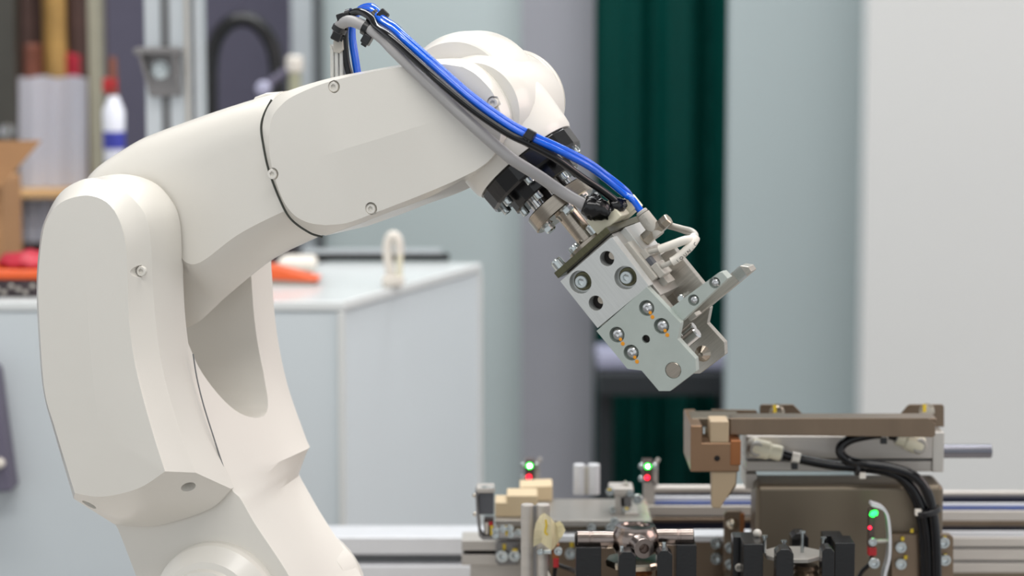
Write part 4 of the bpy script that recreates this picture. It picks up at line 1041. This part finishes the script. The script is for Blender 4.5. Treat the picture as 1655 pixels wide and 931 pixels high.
hl = solo('pneumatic_hose', 'black hose from the left ivory fitting bending down over the housing', 'hose', tube([B1 + d1*.001] + ch([(1285,740,Yf-.002),(1340,751,Yf-.008),(1400,757,Yf-.016),(1440,764,Yf-.022),(1470,782,Yf-.03),(1488,812,Yf-.034),(1497,850,Yf-.034),(1502,900,Yf-.034),(1503,990,Yf-.034)]), .0046, 130, 14), m_bhose, 'black hoses on the carriage')
hr = solo('pneumatic_hose', 'black hose looping from the right ivory fitting back over the housing', 'hose', tube([B2 + d2_*.001] + ch([(1430,701,Yf-.002),(1405,703,Yf-.006),(1375,710,Yf-.010),(1359,722,Yf-.012),(1360,735,Yf-.014),(1376,746,Yf-.016),(1405,751,Yf-.026),(1440,756,Yf-.032),(1475,768,Yf-.038),(1496,790,Yf-.040),(1507,825,Yf-.040),(1513,880,Yf-.040),(1515,990,Yf-.040)]), .0046, 150, 14), m_bhose, 'black hoses on the carriage')
h3_ = solo('pneumatic_hose', 'third black hose hanging beside the carriage housing edge', 'hose', tube(ch([(1420,756,Yf-.008),(1452,770,Yf-.020),(1476,800,Yf-.030),(1488,840,Yf-.030),(1493,900,Yf-.030),(1494,990,Yf-.030)]), .0042, 80, 14), m_bhose, 'black hoses on the carriage')
def band(px, Y, d, label, mat, r=.0054, L=.004, nub=None):
    c = at(px[0], px[1], Y); dd = (at(px[0] + d[0], px[1] + d[1], Y) - c).normalized()
    t = root('hose_band', label, 'cable tie', c); part('strap', rod(c - dd*L, c + dd*L, r, 20, .0004), mat, t)
    q = at(px[0] + nub[0], px[1] + nub[1], Y - .003); part('head', box(q.x - .003, q.x + .003, q.y - .003, q.y + .003, q.z - .003, q.z + .003), m_blackp if mat is m_wsleeve else m_wsleeve, t, bevel=.0006)
band((1286, 740), Yf - .002, (1, .2), 'white marker band on the hose at the left ivory fitting', m_wsleeve, nub=(-2, 13))
band((1428, 701), Yf - .002, (1, .05), 'white marker band on the hose at the right ivory fitting', m_wsleeve, nub=(0, 11))
band((1386, 756), Yf - .018, (1, .15), 'black band with a white clip where the two hoses meet', m_blackp, .0072, .002, nub=(8, 12))
band((1500, 826), Yf - .036, (.25, 1), 'black band tying the hose bundle beside the housing', m_blackp, .0125, .0024, nub=(-16, 2))
# bolted plates on the right of the housing
rp = root('bolt_plate', 'brown tinted plate with four marked bolts at the right of the carriage housing', 'plate', at(1490, 931, 2.235))
part('plate', poly(FX(2.238), [(1441,864),(1536,864),(1541,869),(1541,960),(1441,960)], 0, .010), m_brown, rp, bevel=.0006)
bolts(rp, [(1455, 883), (1455, 910), (1524, 876), (1526, 904)], 2.238, .0056, .006, 'cap')
for x, y in ((1459, 871), (1464, 901), (1527, 870), (1528, 898), (1474, 858)): mark(rp, x, y, 2.236, 5, 6)
part('foot', box(at(1450, 770, 2.24).x, at(1530, 770, 2.24).x, 2.239, 2.247, TABLE_Z, at(0, 958, 2.24).z), m_brownd, rp)
# sensor strip with lamps in front of the housing
ls = root('strip_sensor', 'slim sensor with a green lamp in a bent metal strip before the housing', 'sensor', at(1422, 931, 2.2))
st = [(1409,816),(1431,826),(1438,855),(1438,900),(1430,935),(1426,990)]
def ribbon(fr, px, c0, c1, th):
    p = [tuple(v) for v in cr(pts(fr, px, c0), 40)]; L_, R_ = [], []
    for i, q in enumerate(p):
        a_ = Vector(p[min(i+1, 39)][:2]) - Vector(p[max(i-1, 0)][:2]); a_.normalize(); n = Vector((-a_.y, a_.x))*th/2; q = Vector(q[:2]); L_.append(tuple(q + n)); R_.append(tuple(q - n))
    return levels(fr, L_ + R_[::-1], [(0, c0), (0, c1)])
part('bent_strip', ribbon(FX(2.19), st, 0, .016, .0026), m_fixl, ls)
part('sensor_body', fbox(1405, 824, 1413, 886, 2.192, .012), m_led_body, ls, bevel=.0008)
part('red_sleeve', fbox(1404, 886, 1417, 899, 2.191, .010), m_red, ls, bevel=.001)
part('standoff', rod(at(1412, 875, 2.198), at(1438, 874, 2.198), .0022, 12), m_fix, ls)
screw(ls, at(1410, 875, 2.19), Vector((0, -1, 0)), .004, .004, 'cap', m_zinc); screw(ls, at(1412, 909, 2.19), Vector((0, -1, 0)), .0052, .005, 'cap', m_zinc)
part('green_lamp', tube([at(1409, 834, 2.190), at(1411, 830, 2.190), at(1416, 829, 2.192)], .0024, 10, 10), m_green_led, ls, label='lit green lamp')
screw(ls, at(1406, 853, 2.192), Vector((0, -1, 0)), .0016, .0014, 'ball', m_red_led, 'red_lamp', 'lit red lamp')
part('lead', tube(ch([(1410,899,2.196),(1405,912,2.196),(1392,926,2.2),(1375,960,2.2)]), .0021, 30, 10), m_bhose, ls)
# copper toned bracket in front of the rails
kb = root('copper_bracket', 'upright copper toned bracket with dome bolts left of the carriage housing', 'bracket', Vector((at(1187, 770, 2.3).x, 2.3, TABLE_Z)))
bm = poly(FX(2.30), [(1170,925),(1170,832),(1174,826),(1198,826),(1203,832),(1203,925)], 0, .006); part('plate', bm, m_brown, kb, bevel=.0008)
part('copper_edge', fbox(1196, 830, 1203, 872, 2.299, .007), m_copper, kb, bevel=.0006)
part('foot', fbox(1172, 925, 1202, 931, 2.30, .006, TABLE_Z), m_brownd, kb)
bolts(kb, [(1183, 847)], 2.30, .0062, .006, 'ball', m_nick); bolts(kb, [(1180, 884), (1180, 911)], 2.30, .0056, .006)
sleeve = None

# ---- profile post with the crumpled masking tape flag
tpst = root('twin_profile_post', 'upright twin lobed aluminium profile carrying a flag of masking tape', 'post', Vector((at(867, 770, 2.17).x, 2.18, TABLE_Z)))
Yp2 = 2.17
ztop = at(0, 817, Yp2).z
for x0, x1 in ((842, 863), (866, 889)):
    a_, b_ = at(x0, 770, Yp2).x, at(x1, 770, Yp2).x; rr = (b_ - a_)/2
    part('lobe', lathe(Vector(((a_ + b_)/2, Yp2 + rr, TABLE_Z)), Vector((0, 0, 1)), [(0, rr), (ztop - TABLE_Z - .001, rr), (ztop - TABLE_Z, rr*.88)], 28), m_fix, tpst)
part('web', box(at(857, 770, Yp2).x, at(872, 770, Yp2).x, Yp2 + .004, Yp2 + .009, TABLE_Z, at(0, 820, Yp2).z), m_bracket, tpst)
tf_ = root('tape_flag', 'crumpled flag of cream masking tape with a yellow mark on the twin lobed post', 'tape', at(887, 860, 2.16))
grid = [[(874,832,0),(880,829,-4),(890,836,0),(897,845,4),(905,842,0)],[(866,845,3),(876,846,-3),(890,848,-5),(900,852,5),(910,848,2)],[(863,858,4),(877,857,-2),(892,860,-6),(901,862,4),(914,857,0)],[(862,872,2),(876,869,2),(892,874,-5),(902,870,5),(908,868,3)],[(862,884,0),(874,877,3),(891,890,-4),(896,886,2),(901,876,5)]]
bm = bmesh.new(); vg = [[bm.verts.new(at(x, y, 2.160 + d*.0012)) for x, y, d in r] for r in grid]
for r0, r1 in zip(vg, vg[1:]):
    for i in range(4): bm.faces.new((r0[i], r0[i+1], r1[i+1], r1[i]))
bmesh.ops.solidify(bm, geom=bm.faces[:], thickness=.0006)
part('tape_sheet', bm, m_masking, tf_, ang=14)
part('yellow_mark', ribbon(FX(2.1535), [(882,840),(883,850),(881,860),(885,865)], 0, .0006, .0018), m_yellow, tf_)
pb = root('pipe_clip', 'small bright clip with a red sleeve and black lead beside the tape flag post', 'clip', at(900, 900, 2.175))
part('clip', fbox(878, 889, 892, 896, 2.165, .01), m_zinc, pb, bevel=.001)
part('holder', fbox(892, 880, 904, 905, 2.172, .012), m_copper, pb, bevel=.001)
part('red_sleeve', fbox(894, 903, 903, 918, 2.170, .008), m_red, pb, bevel=.001)
screw(pb, at(902, 890, 2.17), Vector((0, -1, 0)), .004, .004, 'cap', m_zinc); screw(pb, at(873, 891, 2.168), Vector((0, -1, 0)), .003, .004, 'cap', m_zinc)
part('lead', tube(ch([(898,917,2.174),(896,932,2.174),(894,960,2.176)]), .0022, 20, 10), m_bhose, pb)
part('lead', tube(ch([(900,913,2.178),(915,918,2.19),(930,924,2.20),(945,935,2.21)]), .0022, 20, 10), m_bhose, pb)
part('blade', ribbon(FX(2.172), [(876,905),(880,918),(888,935)], 0, .004, .004), m_wsleeve, pb)

# ---- steel cross joint held in the black clamp
cjY = 2.10
cj = root('cross_joint', 'bright machined steel cross joint lying in the left black clamp', 'joint', at(1025, 890, cjY))
ctr = at(1025, 868, cjY)
part('hub', lathe(at(1027, 892, cjY), Vector((0, 0, 1)), [(0, .018), (.006, .0212), (.016, .0212), (.020, .019), (.0225, .0175), (.024, .0175), (.0245, .013), (.0225, .012), (.0225, .001)], 48), m_cross, cj)
def barrel(x0, x1, y, r):
    A, B_ = at(x0, y, cjY), at(x1, y, cjY); L = (B_ - A).length
    part('barrel', lathe(A, B_ - A, [(0, r - .0012), (.0008, r), (L*.30, r), (L*.31, r*.96), (L*.36, r*.96), (L*.37, r), (L*.7, r), (L, r*.92)], 36), m_cross, cj)
barrel(932, 1000, 872, .0081); barrel(1121, 1050, 868, .0078)
fe = at(1041, 887, cjY - .034)
dirp = (fe - at(1024, 872, cjY)).normalized()
part('front_pipe', lathe(fe - dirp*.034, dirp, [(0, .0098), (.016, .0098), (.017, .0092), (.033, .0092), (.034, .0088), (.034, .0045), (.020, .0045), (.020, .0004)], 36), m_cross, cj)
part('left_end', rod(at(929, 872, cjY), at(933, 872, cjY), .0072, 28), m_hole, cj)
def clamp(name, label, grpname, origin, posts, plate=None):
    t = root(name, label, 'clamp', origin)
    for x0, y0, x1, Y, d, ch_ in posts:
        a_, b_ = at(x0, y0, Y), at(x1, y0, Y)
        f = FX(Y); w_ = b_.x - a_.x; c_ = min(.004, w_*.3) if ch_ else .0005
        levelp = [(a_.x, TABLE_Z), (b_.x, TABLE_Z), (b_.x, a_.z - c_), (b_.x - c_, a_.z), (a_.x + c_, a_.z), (a_.x, a_.z - c_)]
        part('post', levels(f, levelp, [(0, 0), (0, d)]), m_black, t, bevel=.0006)
    x0 = min(p_[0] for p_ in posts); x1 = max(p_[2] for p_ in posts); Ya = min(p_[3] for p_ in posts); Yb2 = max(p_[3] + p_[4] for p_ in posts)
    part('clamp_base', box(at(x0, 770, 2.1).x, at(x1, 770, 2.1).x, Ya, Yb2, TABLE_Z, TABLE_Z + .06), m_black, t, bevel=.001)
    return t
k1 = clamp('black_clamp', 'black anodised clamp posts holding the steel cross joint', None, Vector((at(1027, 770, 2.1).x, 2.1, TABLE_Z)),
      [(931, 885, 972, 2.085, .03, 0), (1000, 892, 1028, 2.055, .02, 1), (1062, 890, 1087, 2.055, .02, 1), (1093, 881, 1126, 2.085, .03, 0)])
for x, y in ((1005, 885), (1073, 879)): screw(k1, at(x, y + 8, 2.065), Vector((0, 0, 1)), .0018, .006, 'cap', m_zinc, 'pin')
part('seat_ring', lathe(at(1027, 906, cjY), Vector((0, 0, 1)), [(-.004, .020), (-.004, .026), (0, .027), (.002, .026), (.002, .019)], 10), m_nick, k1, ang=15)
part('copper_coil', lathe(at(1030, 930, cjY), Vector((0, 0, 1)), [(0, .012), (.003, .014), (.006, .012), (.009, .014), (.012, .012)], 24), m_copper, k1)
k2 = clamp('black_clamp', 'black anodised clamp posts round the empty octagonal plate before the carriage', None, Vector((at(1282, 770, 2.1).x, 2.1, TABLE_Z)),
      [(1185, 868, 1220, 2.125, .02, 0), (1202, 880, 1234, 2.085, .03, 0), (1255, 888, 1283, 2.055, .02, 1), (1329, 886, 1349, 2.055, .02, 1), (1350, 878, 1382, 2.085, .03, 0), (1331, 866, 1363, 2.125, .02, 0), (1280, 862, 1307, 2.14, .02, 1)])
oc = at(1282, 893, 2.10)
part('octagon_plate', lathe(oc, Vector((0, 0, 1)), [(-.004, .026), (-.0035, .027), (-.0005, .027), (0, .0265), (0, .001)], 8, ref=Vector((math.cos(PI/8), math.sin(PI/8), 0))), m_bplate, k2, ang=15)
for x, y, h in ((1236, 865, .014), (1267, 873, .008), (1297, 858, .018), (1331, 868, .010)):
    p = at(x, y, 2.10 if x != 1267 else 2.085); part('pin', lathe(Vector((p.x, p.y, oc.z)), Vector((0, 0, 1)), [(0, .0016), (p.z - oc.z - .002, .0016), (p.z - oc.z - .0018, .0028), (p.z - oc.z, .0028), (p.z - oc.z, .0005)], 14), m_zinc, k2)
part('copper_coil', lathe(at(1302, 934, 2.10), Vector((0, 0, 1)), [(0, .010), (.003, .012), (.006, .010), (.009, .012), (.012, .010)], 24), m_brown, k2)
bolts(k2, [(1194, 917)], 2.124, .0035, .003, 'cap', m_greyp); bolts(k2, [(1224, 862)], 2.12, .004, .006, 'ball', m_greyp)
